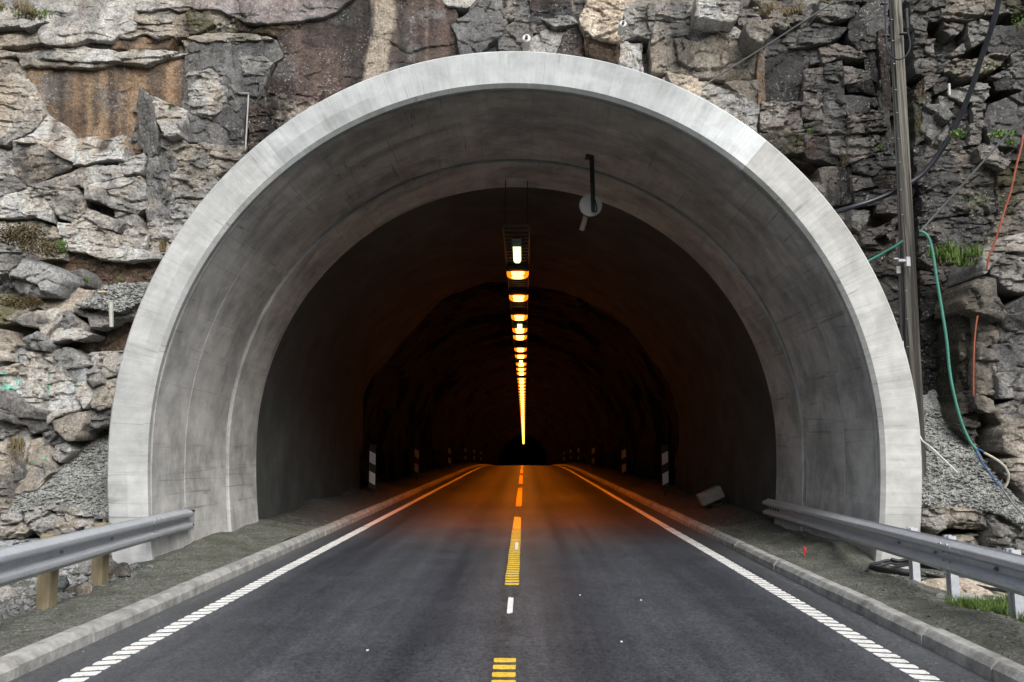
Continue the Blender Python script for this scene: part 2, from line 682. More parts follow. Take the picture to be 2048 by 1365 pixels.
M_WHITE = mat_paint("white_road_paint", (.80, .80, .78), .55)
M_YELLOW = mat_paint("yellow_road_paint", (.78, .52, .05), .65)
M_BLACK = simple("black_rubber", (.02, .02, .022), .5, 0, .3)
M_BLUEBLACK = simple("black_plastic_pipe", (.022, .025, .033), .35, 0, .3)
M_DARK = simple("dark_steel", (.045, .046, .048), .55, .5, .3)
M_STEEL = simple("grey_steel", (.30, .31, .32), .5, .6, .25)
M_WIRE = simple("stay_wire", (.17, .18, .185), .5, .5, .2)
M_GREEN = simple("green_hose_rubber", (.030, .17, .125), .5, 0, .2)
M_BLUE = simple("blue_rope", (.02, .09, .24), .7, 0, .25)
M_ORANGE = simple("orange_cable", (.30, .075, .035), .5, 0, .3)
M_PALE = simple("pale_plastic", (.62, .62, .60), .5, 0, .12)
M_BOARDBLACK = simple("board_black", (.02, .02, .02), .5, 0, .2)
M_BOARDWHITE = simple("board_white", (.85, .86, .88), .35, 0, .06)
M_RED = simple("red_ribbon", (.65, .03, .04), .6, 0, .2)
M_SOD = mat_emit("sodium_lens_core", (1.0, .45, .07), 5.5, True)
M_SODRIM = mat_emit("sodium_lens_rim", (1.0, .17, .005), 1.5)
M_FLUO = mat_emit("fluorescent_tube", (.85, 1.0, .40), 1.5)
M_LEAF = mat_leaf("green_leaf", (.07, .15, .03), (.13, .22, .05))
M_GRASS = mat_leaf("grass_blade", (.055, .125, .022), (.13, .18, .045))
M_DRY = mat_leaf("dry_grass", (.22, .17, .09), (.13, .11, .06))
M_MOSS = mat_leaf("heather", (.05, .06, .02), (.11, .055, .03))

# ================================================================== SETTING
def zr(Y):
    """road level: flat, then over a gentle crest and down at 3 %"""
    Y = np.asarray(Y, dtype=float)
    t = np.clip(Y - 48, 0, None)
    return np.where(t < 34, -.00044 * t * t, -.00044 * 34 * 34 - .03 * (t - 34))


END = 205.0
# ---- broad ground in front of the cliff
def plane_grid(x0, x1, y0, y1, nx, ny, zf):
    X, Y = np.meshgrid(np.linspace(x0, x1, nx), np.linspace(y0, y1, ny), indexing='ij')
    Z = zf(X, Y)
    return np.stack([X, Y, Z], -1).reshape(-1, 3), grid_faces(nx, ny)


V, F = plane_grid(-300, 300, -300, 12.0, 60, 40, lambda x, y: -.16 + 0 * x)
ground = tag(mesh_obj("ground", V, F, simple("rough_grass_ground", (.07, .075, .045), .95, 0, .4, .8, .5)), kind="structure")

# unseen hill added behind the camera to shut off the low sky
def hill_z(x, y):
    d = np.clip(-(y + 22) + .12 * np.abs(x), 0, None)
    return -.5 + 36 * (1 - np.exp(-d / 42)) + np.clip(d / 8, 0, 1) * 5 * (fbm(x * .06, y * .06, 71, 4) - .4)


V, F = plane_grid(-280, 280, -290, -14, 90, 60, hill_z)
tag(mesh_obj("sky_blocker_hill", V, F, simple("dark_blocker_slope", (.035, .045, .028), .95, 0, .5, .3)), "unseen dark hill added behind the camera to block low sky", "hill", kind="structure")

# ---- road
ys = np.concatenate([np.linspace(-120, 0, 8), np.linspace(2, 48, 24), np.linspace(50, END, 78)])
xs = np.linspace(-3.36, 3.36, 9)
X, Y = np.meshgrid(xs, ys, indexing='ij')
Z = zr(Y) - .012 * np.abs(X) / 3.36
road = tag(mesh_obj("road", np.stack([X, Y, Z], -1).reshape(-1, 3), grid_faces(len(xs), len(ys)), M_ASPH,
                    origin=(0, 0, 0)), "dark asphalt two-lane road running into the tunnel", "road", kind="structure")


def strip(x0, x1, Y0, Y1, lift, n=2):
    ys = np.linspace(Y0, Y1, n)
    V = []
    for y in ys:
        V += [(x0, y, float(zr(y)) - .012 * abs(x0) / 3.36 + lift), (x1, y, float(zr(y)) - .012 * abs(x1) / 3.36 + lift)]
    F = [(2 * i, 2 * i + 1, 2 * i + 3, 2 * i + 2) for i in range(n - 1)]
    return V, F


def paint_bar(cx, cy, w, l, skew, z, th=.004):
    """a thin thermoplastic bar with chamfered, slightly wavy outline"""
    pts = []
    for a, b in ((-1, -.7), (-.93, -1), (-.3, -1.06), (.3, -.97), (.93, -1), (1, -.7), (1, .7), (.93, 1), (.25, .95), (-.3, 1.05), (-.93, 1), (-1, .7)):
        pts.append((cx + a * w / 2, cy + b * l / 2 + skew * a * w / 2))
    n = len(pts)
    V = [(x, y, z) for x, y in pts] + [(x, y, z + th) for x, y in pts]
    F = [tuple(range(n, 2 * n))] + [(i, (i + 1) % n, n + (i + 1) % n, n + i) for i in range(n)]
    return V, F


EDGE = 2.93
for sgn, nm in ((-1, "left"), (1, "right")):
    zb = -.012 * EDGE / 3.36
    V, F = strip(sgn * EDGE - .075, sgn * EDGE + .075, 16.5, END - 2, .004, 60)
    el = mesh_obj("edge_line", V, F, M_WHITE, road)
    # bars, nearest first; the line is a comb of bars as far as they can be told apart
    proto = None
    y = 3.0
    k = 0
    while y < 16.4:
        if proto is None:
            V, F = paint_bar(sgn * EDGE, y, .165, .095, sgn * -.22, zb + .0005)
            proto = mesh_obj("marking_bar", V, F, M_WHITE, el, smooth=False, origin=(sgn * EDGE, y, zb))
        else:
            j = random.uniform(-.004, .004)
            share(proto, (sgn * EDGE + j, y + random.uniform(-.006, .006), zb + random.uniform(0, .0006)), el,
                  (0, 0, random.uniform(-.03, .03)))
        y += .152
        k += 1

cl = None
for d0 in [6.42 - 12.15 + i * 12.15 for i in range(0, 17)]:
    a, b = d0 - 9.0, d0
    d_start, d_end = b + 3.1 - 12.15, b
    y0, y1 = d_end - 9.0, d_end
    if y1 < -20:
        continue
    comb_to = 16.0
    if y0 >= comb_to or y1 <= 2.5:
        V, F = strip(-.075 + .015, .075 + .015, y0, y1, .004, 8)
        o = mesh_obj("centre_dash", V, F, M_YELLOW, road)
        cl = o
    else:
        ys0 = max(y0, 2.5)
        if y1 > comb_to:
            V, F = strip(-.075 + .015, .075 + .015, comb_to, y1, .004, 4)
        else:
            V, F = paint_bar(.015, ys0, .165, .10, 0, .0005)
        o = mesh_obj("centre_dash", V, F, M_YELLOW, road)
        proto = None
        y = y1 if y1 <= comb_to else comb_to - .15
        while y > ys0 + .1:
            if proto is None:
                V, F = paint_bar(.015, y, .165, .105, 0, .0005)
                proto = mesh_obj("marking_bar", V, F, M_YELLOW, o, smooth=False, origin=(.015, y, 0))
            else:
                share(proto, (.015 + random.uniform(-.004, .004), y, random.uniform(0, .0006)), o, (0, 0, random.uniform(-.02, .02)))
            y -= .195
V, F = paint_bar(.02, 8.55, .055, .80, 0, .0005)
mesh_obj("white_setting_out_mark", V, F, M_WHITE, road, smooth=False)
V, F = paint_bar(.04, 13.4, .05, .9, 0, .005, .003)
mesh_obj("white_setting_out_mark", V, F, M_WHITE, road, smooth=False)
for px, py in ((1160, 1190), (1282, 1200), (1243, 1283), (988, 1039), (1083, 1044), (735, 1300)):
    g = ground_at(px, py)
    V, F = paint_bar(g[0], g[1], .018, .034, .3, -.006, .006)
    mesh_obj("white_paint_drip", V, F, M_WHITE, road, smooth=False)

# ---- kerbs
KX0, KX1, KH = 3.36, 3.53, .112
for sgn, lab in ((-1, "pale concrete kerb along the left road edge"), (1, "pale concrete kerb along the right road edge")):
    kerb = tag(empty("kerb", (sgn * KX0, 3.0, 0)), lab, "kerb", kind="structure")
    sec = [(KX0 - .0, -.10), (KX0 + .012, KH - .05), (KX0 + .045, KH - .012), (KX0 + .06, KH), (KX1 - .01, KH), (KX1, KH - .01), (KX1, -.10)]

    def run(y0, y1, n):
        V, F = [], []
        m = len(sec)
        for i in range(n):
            y = y0 + (y1 - y0) * i / (n - 1)
            for x, z in sec:
                V.append((sgn * x, y, z + float(zr(y))))
        for i in range(n - 1):
            for k in range(m - 1):
                F.append((i * m + k, i * m + k + 1, (i + 1) * m + k + 1, (i + 1) * m + k))
        F.append(tuple(range(m)))
        F.append(tuple((n - 1) * m + k for k in range(m)))
        return V, F
    V, F = run(1.0, 1.986, 2)
    st = mesh_obj("kerb_stone", V, F, M_KERB, kerb, smooth=False, origin=(sgn * KX0, 1.0, 0))
    for i in range(1, 46):
        share(st, (sgn * KX0 + random.uniform(-.007, .007), 1.0 + i, random.uniform(-.006, .006)), kerb,
              (random.uniform(-.004, .004), 0, random.uniform(-.007, .007)))
    V, F = run(47.0, END, 60)
    mesh_obj("kerb_run", V, F, M_KERB, kerb, smooth=False)
    V, F = run(-120, .98, 3)
    mesh_obj("kerb_run", V, F, M_KERB, kerb, smooth=False)

# ---- verges (gravelly dirt between kerb and wall, and the waste ground outside)
def verge_z(x, y, sgn):
    ax = np.abs(x)
    s = int(10 + sgn)
    n1 = fbm(x * .9, y * .9, s, 4) - .5
    n2 = fbm(x * 4, y * 4, s + 5, 4) - .5
    base = np.interp(ax, [3.5, 3.7, 4.1, 4.7, 9], [.082, .095, .095, .02, -.04])
    if sgn > 0:
        inside = np.clip((y - 10.2) / .9, 0, 1)
        mound = .10 * np.exp(-((y - 11.9) / .55) ** 2) * np.clip((ax - 3.75) / .5, 0, 1) + .10 * np.exp(-((y - 9.1) / .5) ** 2 - ((ax - 4.2) / .4) ** 2) + .09 * np.exp(-((y - 7.0) / .6) ** 2 - ((ax - 4.1) / .4) ** 2)
        wall = .10 * np.clip((y - 9) / 6, .5, 1.8) * np.clip((ax - 3.9) / .7, 0, 1) * inside * (.5 + 1.5 * fbm(x * .6, y * 1.3, 77, 3))
    else:
        inside = np.clip((y - 10.0) / .8, 0, 1)
        mound = .05 * np.exp(-((y - 13.2) / .8) ** 2)
        wall = .07 * np.clip((y - 9) / 4, .3, 2.5) * np.clip((ax - 3.8) / .8, 0, 1) * inside * (.4 + 1.4 * fbm(x * .6, y * 1.1, 78, 3))
    wall = wall * np.clip((5.1 - ax) / .3, 0, 1)
    rubble = np.clip((ax - 4.4) / .4, 0, 1) * (1 - inside) * .10 * (fbm(x * 6, y * 6, s + 9, 4))
    base = base * (1 - inside) + inside * np.interp(ax, [3.5, 3.7, 4.6, 5.2, 9], [.088, .10, .09, -.02, -.04])
    amp = np.clip((ax - 3.62) / .25, 0, 1)
    z = base + amp * (.07 * n1 + .035 * n2) + mound + wall + rubble + zr(y)
    return z


for sgn, nm in ((-1, "left"), (1, "right")):
    xs = np.linspace(3.515, 9.6, 172) * sgn
    ys = np.linspace(2.0, 12.2, 290)
    X, Y = np.meshgrid(xs, ys, indexing='ij')
    o = mesh_obj("verge", np.stack([X, Y, verge_z(X, Y, sgn)], -1).reshape(-1, 3), grid_faces(len(xs), len(ys)), M_VERGE)
    tag(o, "grey green gravel verge beside the %s kerb" % nm, "verge", kind="structure")
    xs = np.linspace(3.515, 5.3, 46) * sgn
    for part, ys in enumerate((np.linspace(12.2, 15.6, 60), np.concatenate([np.linspace(15.6, 30, 240), np.linspace(30.5, END, 180)]))):
        X, Y = np.meshgrid(xs, ys, indexing='ij')
        o2 = mesh_obj("verge_in_tunnel", np.stack([X, Y, verge_z(X, Y, sgn)], -1).reshape(-1, 3), grid_faces(len(xs), len(ys)), M_TUNNEL_DIRT if part > 0 else M_VERGE, o)

# ---- tunnel: cast portal ring, lining segments, sprayed section, blasted bore
ZC = 1.63


def prof(R, foot=.16, n_leg=22, n_arc=150, a0=None, a1=None):
    """arch outline (x, z) and arc length, from the left foot over the crown to the right foot"""
    P = []
    for i in range(n_leg):
        t = 1 - i / n_leg
        P.append((-(R - foot * t * t), ZC - (ZC + .25) * t))
    for i in range(n_arc + 1):
        w = math.pi * (1 - i / n_arc)
        P.append((R * math.cos(w), ZC + 1.012 * R * math.sin(w)))
    for i in range(1, n_leg + 1):
        t = i / n_leg
        P.append((R - foot * t * t, ZC - (ZC + .25) * t))
    P = np.array(P)
    s = np.concatenate([[0], np.cumsum(np.hypot(*np.diff(P, axis=0).T))])
    return P, s


def sweep(section, lo=0.0, hi=1.0, foot=.16, end_caps=True, noise_amp=0.0, seed=0, colf=None):
    """section: list of (R, Y) corners.  lo..hi: fraction of the arc.  Returns V, F, uv with hard section corners."""
    V, F, UV = [], [], []
    v = 0.0
    for (r0, y0), (r1, y1) in zip(section[:-1], section[1:]):
        (P0, s0), (P1, s1) = prof(r0, foot), prof(r1, foot)
        n = len(P0)
        i0, i1 = int(round(lo * (n - 1))), int(round(hi * (n - 1)))
        d = math.hypot(r1 - r0, y1 - y0)
        b = len(V)
        for i in range(i0, i1 + 1):
            V.append((P0[i, 0], y0, P0[i, 1]))
            UV.append((s0[i], v))
            V.append((P1[i, 0], y1, P1[i, 1]))
            UV.append((s0[i], v + d))
        for i in range(i1 - i0):
            F.append((b + 2 * i, b + 2 * i + 1, b + 2 * i + 3, b + 2 * i + 2))
        v += d
    if end_caps:
        for i_end in (i0, i1):
            b = len(V)
            for r, y in section:
                P, s = prof(r, foot)
                V.append((P[i_end, 0], y, P[i_end, 1]))
                UV.append((s[i_end], y))
            F.append(tuple(range(b, b + len(section))))
    return V, F, UV


PY = 10.8
RI, RO = 4.745, 5.26
portal = tag(empty("tunnel_portal", (0, PY, 0)), "pale cast concrete horseshoe portal around the tunnel mouth", "tunnel portal")
sect = [(RO, 13.4), (RO, PY + .025), (RO - .025, PY), (RI + .05, PY), (RI, PY + .05), (RI, PY + .11), (RI + .03, PY + .115), (RI + .03, PY + .20)]
NP = 150 + 44
J0, J1 = 22 + int(150 * (180 - 131) / 180.0), 22 + int(150 * (180 - 48.5) / 180.0)


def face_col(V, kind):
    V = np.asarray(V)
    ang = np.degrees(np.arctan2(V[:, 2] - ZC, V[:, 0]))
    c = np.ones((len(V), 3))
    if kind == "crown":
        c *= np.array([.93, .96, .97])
        w = np.clip((ang - 49) / 17.0, 0, 1)          # bright highlight painted into the concrete tone, ending at the right-hand joint
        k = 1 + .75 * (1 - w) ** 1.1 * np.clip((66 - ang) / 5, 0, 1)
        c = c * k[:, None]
    elif kind == "right":
        c *= np.array([1.03, 1.02, .985])
    return c


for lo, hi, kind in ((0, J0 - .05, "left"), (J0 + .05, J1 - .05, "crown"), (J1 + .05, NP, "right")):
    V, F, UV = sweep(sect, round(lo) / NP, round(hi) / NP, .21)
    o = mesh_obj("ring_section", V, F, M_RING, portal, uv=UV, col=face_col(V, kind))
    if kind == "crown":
        o["label"] = "crown of the portal ring with a painted white highlight at its right end"

segs = [(10.99, 12.03, 4.755, 4.74), (12.05, 13.63, 4.745, 4.72), (13.65, 14.98, 4.675, 4.65)]
for (y0, y1, r0, r1) in segs:
    s2 = [(r0 + .35, y1), (r0 + .35, y0 + .02), (r0 + .015, y0), (r0, y0 + .012), (r1, y1 - .012), (r1 + .015, y1), (r1 + .3, y1 + .004)]
    V, F, UV = sweep(s2)
    mesh_obj("lining_segment", V, F, M_LINE, portal, uv=UV, col=np.ones((len(V), 3)))

bore = tag(empty("tunnel_bore", (0, 15, 0)), "dark rough tunnel walls behind the cast concrete rings", "tunnel", kind="structure")


def bore_mesh(ys, R, amp, seed, face):
    P, s = prof(R, .05, 14, 90)
    X0, Z0 = P[:, 0], P[:, 1]
    S, YY = np.meshgrid(s, ys, indexing='ij')
    if face == "shot":
        d = amp * (fbm(S * .55, YY * .5, seed, 4) - .5) * 2 + .03 * (fbm(S * 5, YY * 5, seed + 3, 3) - .5)
    else:
        a, _ = fracture(S, YY, 1.5, 1.9, seed)
        b, _ = fracture(S, YY, .5, .6, seed + 20)
        d = amp * a + .3 * amp * b + .05 * (fbm(S * 5, YY * 5, seed + 3, 3) - .5)
    rx = np.sqrt(X0 ** 2 + (Z0 - ZC) ** 2)[:, None]
    k = (rx + d) / rx
    lowfix = np.where(Z0[:, None] < ZC, 1.0, k)
    X = np.where(Z0[:, None] < ZC, X0[:, None] + np.sign(X0[:, None]) * d, X0[:, None] * k)
    Z = ZC + (Z0[:, None] - ZC) * lowfix + zr(ys)[None, :] + 0 * d
    V = np.stack([X, np.broadcast_to(ys[None, :], X.shape), Z], -1).reshape(-1, 3)
    return V, grid_faces(len(s), len(ys))


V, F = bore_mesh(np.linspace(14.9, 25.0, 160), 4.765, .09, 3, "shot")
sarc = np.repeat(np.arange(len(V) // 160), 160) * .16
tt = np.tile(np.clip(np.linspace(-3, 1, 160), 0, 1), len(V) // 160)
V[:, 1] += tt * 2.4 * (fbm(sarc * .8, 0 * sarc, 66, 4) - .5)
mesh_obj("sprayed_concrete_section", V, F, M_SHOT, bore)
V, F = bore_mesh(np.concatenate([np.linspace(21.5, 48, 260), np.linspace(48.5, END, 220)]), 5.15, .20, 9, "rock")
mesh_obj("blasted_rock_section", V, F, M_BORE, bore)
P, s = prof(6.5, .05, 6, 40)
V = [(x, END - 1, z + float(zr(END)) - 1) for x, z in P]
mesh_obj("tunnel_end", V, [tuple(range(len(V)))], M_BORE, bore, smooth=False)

# ------------------------------------------------------------------ cliff
def cliff_Y(x, z):
    return 12.75 + .13 * np.clip(z - 1.6, 0, None) + .05 * np.abs(x) * 0


KEYS = {  # two albedos, streak weight, mottle weight
    'lg': ((.40, .39, .37), (.25, .245, .23), .1, 1), 'g': ((.28, .275, .265), (.165, .165, .16), .1, 1),
    'dg': ((.155, .155, .155), (.085, .085, .085), .2, 1), 'bk': ((.07, .067, .07), (.038, .037, .038), .3, .6),
    'br': ((.225, .158, .102), (.095, .068, .05), 1.0, .5), 'rb': ((.092, .066, .057), (.042, .034, .032), .9, .6),
    'cr': ((.48, .42, .35), (.35, .29, .225), .4, .8), 'tn': ((.32, .29, .25), (.19, .172, .145), .2, 1),
    'so': ((.085, .06, .042), (.045, .033, .024), .2, 1), 'ms': ((.11, .105, .06), (.06, .058, .036), .2, 1),
    'mv': ((.27, .24, .24), (.16, .145, .145), .5, .6), 'gv': ((.26, .27, .26), (.17, .175, .17), 0, 1),
    'bg': ((.25, .265, .275), (.155, .165, .17), .1, 1), 'pk': ((.32, .29, .27), (.165, .148, .14), .1, 1),
    'or': ((.26, .185, .12), (.15, .105, .07), .5, .6)}


def rock_col(key, x, z):
    c0, c1, st, mo = KEYS[key]
    c0, c1 = np.array(c0), np.array(c1)
    m = fbm(x * 2.1, z * 2.1, 5, 4)
    s = fbm(x * 3.4, z * .32, 8, 4)
    f = .5 + (m - .5) * 2.0 * mo + (s - .5) * 3.4 * st
    f = np.clip(f, 0, 1)[:, None]
    c = c0 * (1 - f) + c1 * f
    # rusty wash and dark seepage that run down the face
    w = np.clip((fbm(x * 1.7 + 9, z * .5, 30, 4) - .54) * 6, 0, 1)[:, None] * .35
    c = c * (1 - w) + c * np.array([1.08, .95, .82]) * w
    d = np.clip((fbm(x * 1.5 - 4, z * .28, 44, 5) - .54) * 7, 0, 1)[:, None]
    return c * (1 - d * .55) * 1.3


def resample(P, step, jit, seed):
    out = []
    n = len(P)
    for i in range(n):
        a, b = P[i], P[(i + 1) % n]
        L = np.linalg.norm(b - a)
        k = max(1, int(L / step))
        for j in range(k):
            out.append(a + (b - a) * j / k)
    out = np.array(out)
    out[:, 0] += jit * 2 * (fbm(out[:, 0] * 5 + seed, out[:, 1] * 5, 3, 3) - .5)
    out[:, 1] += jit * 2 * (fbm(out[:, 0] * 5 - seed, out[:, 1] * 5, 4, 3) - .5)
    return out


def inside(P, x, y):
    r = np.zeros(x.shape, dtype=bool)
    n = len(P)
    j = n - 1
    for i in range(n):
        xi, yi, xj, yj = P[i, 0], P[i, 1], P[j, 0], P[j, 1]
        c = ((yi > y) != (yj > y)) & (x < (xj - xi) * (y - yi) / (yj - yi + 1e-12) + xi)
        r ^= c
        j = i
    return r


def seg_dist(P, x, y):
    A = P
    B = np.roll(P, -1, axis=0)
    d = B - A
    L2 = (d ** 2).sum(1) + 1e-12
    t = ((x[:, None] - A[:, 0]) * d[:, 0] + (y[:, None] - A[:, 1]) * d[:, 1]) / L2
    t = np.clip(t, 0, 1)
    qx, qy = A[:, 0] + t * d[:, 0], A[:, 1] + t * d[:, 1]
    D = (x[:, None] - qx) ** 2 + (y[:, None] - qy) ** 2
    k = D.argmin(1)
    r = np.arange(len(x))
    return np.sqrt(D[r, k]), qx[r, k], qy[r, k]


FACETS = []          # (centre x, z, key) for the colours of the cliff behind


def facet_frame(pts, out, up, side):
    c = np.mean(np.array(pts, dtype=float), axis=0)
    Y = 12.5
    for _ in range(3):
        p = at(c[0], c[1], Y)
        Y = float(cliff_Y(p[0], p[2])) - out
    p = at(c[0], c[1], Y)

    def hit(px, py):
        d = ray(px, py)
        # Y = p1 + side*(x-p0) + up*(z-p2)
        den = d[1] - side * d[0] - up * d[2]
        t = (p[1] - CAM[1] + side * (CAM[0] - p[0]) + up * (CAM[2] - p[2])) / den
        return CAM + d * t
    Q = np.array([hit(*q) for q in pts])
    return p, Q


STROKES = []         # spray paint: (polyline in x,z, half width, colour)


def rock_facet(name, key, out, up, side, amp, pts, parent=None, style='b', bev=.05, deep=.55, step=.019, seed=None, mat=None):
    p, Q = facet_frame(pts, out, up, side)
    seed = (int(abs(pts[0][0] * 7 + pts[0][1] * 13))) % 997 if seed is None else seed
    Qc = Q.mean(0)
    Q = Qc + (Q - Qc) * (1.05 if parent is not None else 1.0)
    P2 = resample(Q[:, [0, 2]], .03, .034, seed * .37)
    lo, hi = P2.min(0), P2.max(0)
    nx, nz = int((hi[0] - lo[0]) / step) + 3, int((hi[1] - lo[1]) / step) + 3
    gx = lo[0] - step / 2 + step * np.arange(nx)
    gz = lo[1] - step / 2 + step * np.arange(nz)
    X, Z = np.meshgrid(gx, gz, indexing='ij')
    cx, cz = (X[:-1, :-1] + step / 2).ravel(), (Z[:-1, :-1] + step / 2).ravel()
    ins = inside(P2, cx, cz)
    F = grid_faces(nx, nz)[ins]
    if len(F) < 4:
        return None
    used = np.unique(F)
    remap = -np.ones(nx * nz, dtype=np.int64)
    remap[used] = np.arange(len(used))
    F = remap[F]
    x, z = X.ravel()[used].copy(), Z.ravel()[used].copy()
    # boundary edges
    E = np.concatenate([F[:, [0, 1]], F[:, [1, 2]], F[:, [2, 3]], F[:, [3, 0]]])
    key_e = np.sort(E, 1)
    kk = key_e[:, 0] * len(used) + key_e[:, 1]
    u, inv, cnt = np.unique(kk, return_inverse=True, return_counts=True)
    bE = E[cnt[inv] == 1]
    bV = np.unique(bE)
    _, qx, qz = seg_dist(P2, x[bV], z[bV])
    x[bV], z[bV] = qx, qz
    d, _, _ = seg_dist(P2, x, z)
    # shape of the face
    y = p[1] + side * (x - p[0]) + up * (z - p[2])
    size = min(hi[0] - lo[0], hi[1] - lo[1])
    if style == 'b':      # bedded / blocky
        a1, e1 = fracture(x, z, .42, .17, seed % 7 + 100)
        a2, e2 = fracture(x, z, .15, .07, seed % 5 + 200)
    elif style == 'c':    # columns
        a1, e1 = fracture(x, z, .16, .42, seed % 7 + 300)
        a2, e2 = fracture(x, z, .07, .13, seed % 5 + 400)
    else:                 # smooth
        a1, e1 = fracture(x, z, .6, .5, seed % 7 + 500)
        a2, e2 = fracture(x, z, .2, .16, seed % 5 + 600)
    y = y + amp * (1.25 * a1 + .7 * a2) + amp * 1.2 * (fbm(x * 3, z * 3, seed % 11, 4) - .5) + (amp * .5 + .006) * (fbm(x * 16, z * 16, 7, 3) - .5)
    y = y + amp * .8 * np.clip(1 - e1 / .05, 0, 1) + amp * .3 * np.clip(1 - e2 / .06, 0, 1)
    bw = min(bev * (1 + 1.2 * fbm(x * 4, z * 4, 19, 2).mean()), size * .4)
    t = np.clip(1 - d / (bw * (.5 + 1.0 * fbm(x * 7, z * 7, 23, 2))), 0, 1)
    y = y + bw * 1.0 * t ** 1.6
    c = rock_col(key, x, z)
    if key not in ('gv', 'so', 'cr'):
        for k2, sd, thr in (('dg', 71, .56), ('tn', 72, .58), ('lg', 73, .585)) if style != 's' else (('dg', 71, .60),):
            mk = np.clip((fbm(x * 2.3 + seed, z * 2.0, sd, 5, .6) - thr) * 9, 0, .7)[:, None]
            c = c * (1 - mk) + rock_col(k2, x, z) * mk * (1 if k2 != 'lg' else .5 * (1 + c.mean() / .3))
            if k2 == 'lg':
                c = np.minimum(c, .45)
    if out < .7:          # rock colour gets darker to the right of the tunnel
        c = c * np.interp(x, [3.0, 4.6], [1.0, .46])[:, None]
    for poly, hw, pc, soft in STROKES:
        A = np.array(poly)
        dd = np.full(len(x), 9.0)
        for i in range(len(A) - 1):
            v = A[i + 1] - A[i]
            tt = np.clip(((x - A[i, 0]) * v[0] + (z - A[i, 1]) * v[1]) / (v @ v + 1e-9), 0, 1)
            dd = np.minimum(dd, np.hypot(x - A[i, 0] - tt * v[0], z - A[i, 1] - tt * v[1]))
        mk = np.clip((hw * (.6 + .9 * (vnoise(x * 40, z * 40, 3) if soft < .02 else fbm(x * 6, z * 2, 3, 4))) - dd) / soft, 0, 1)[:, None] * .85
        c = c * (1 - mk) + np.array(pc) * mk
    V = np.stack([x, y, z], 1)
    # flanks run back into the hill
    nb = len(bV)
    bm = -np.ones(len(used), dtype=np.int64)
    bm[bV] = len(used) + np.arange(nb)
    ctr = np.array([x.mean(), z.mean()])
    V2 = V[bV].copy()
    V2[:, 1] += deep * .35
    spread = .05
    V2[:, 0] += spread * (fbm(x[bV] * 6, z[bV] * 6, 31, 2) - .35)* np.sign(V2[:, 0] - ctr[0])
    V3 = V2.copy()
    V3[:, 1] += deep * .65
    V = np.concatenate([V, V2, V3])
    c = np.concatenate([c, c[bV] * .97, c[bV] * .97])
    F2 = np.stack([bE[:, 1], bE[:, 0], bm[bE[:, 0]], bm[bE[:, 1]]], 1)
    F3 = np.stack([bm[bE[:, 1]], bm[bE[:, 0]], bm[bE[:, 0]] + nb, bm[bE[:, 1]] + nb], 1)
    F = np.concatenate([F[:, ::-1], F2[:, ::-1], F3[:, ::-1]])[:, ::-1]
    FACETS.append((p[0], p[2], key))
    return mesh_obj(name, V, F, mat or M_ROCK, parent, smooth=True, col=c)

# spray paint strokes on the left rocks (measured on the rock plane)
def stroke(px, hw, colr, Y=11.75, soft=.008):
    P = [at(a, b, Y) for a, b in px]
    STROKES.append(([(q[0], q[2]) for q in P], hw, colr, soft))


TEAL, GRN = (.10, .58, .47), (.05, .36, .19)
stroke([(0, 768), (18, 778)], .022, TEAL)
stroke([(2, 746), (5, 752)], .022, TEAL)
stroke([(27, 760), (28, 781)], .020, TEAL)
stroke([(86, 746), (89, 750)], .016, TEAL)
stroke([(90, 764), (88, 784)], .022, GRN)
stroke([(139, 766), (141, 772)], .020, TEAL)
stroke([(140, 778), (141, 784)], .012, TEAL)
stroke([(53, 926), (55, 928)], .018, GRN)
stroke([(84, 914), (90, 917)], .014, GRN)
stroke([(71, 925), (74, 927)], .012, GRN)
stroke([(60, 917), (62, 919)], .010, GRN)

# pale mineral run-off and dark seepage down the brown slabs
stroke([(764, -20), (762, 50), (748, 110), (738, 190)], .21, (.42, .36, .29), 13.4, .10)
stroke([(800, -20), (800, 160)], .10, (.05, .045, .042), 13.4, .10)
stroke([(712, -20), (706, 170)], .12, (.05, .042, .040), 13.4, .12)
stroke([(850, -20), (852, 160)], .06, (.20, .155, .125), 13.4, .08)
stroke([(92, 120), (96, 250)], .10, (.06, .046, .04), 13.1, .10)
stroke([(198, 125), (200, 290)], .12, (.065, .046, .038), 13.1, .10)
stroke([(150, 130), (152, 285)], .08, (.34, .235, .14), 13.1, .10)
stroke([(236, 140), (238, 285)], .08, (.32, .22, .135), 13.1, .10)

cliff = tag(empty("rock_cliff", (0, 13.0, 0)), "fractured grey and brown rock cliff above and around the tunnel", "cliff", kind="structure")
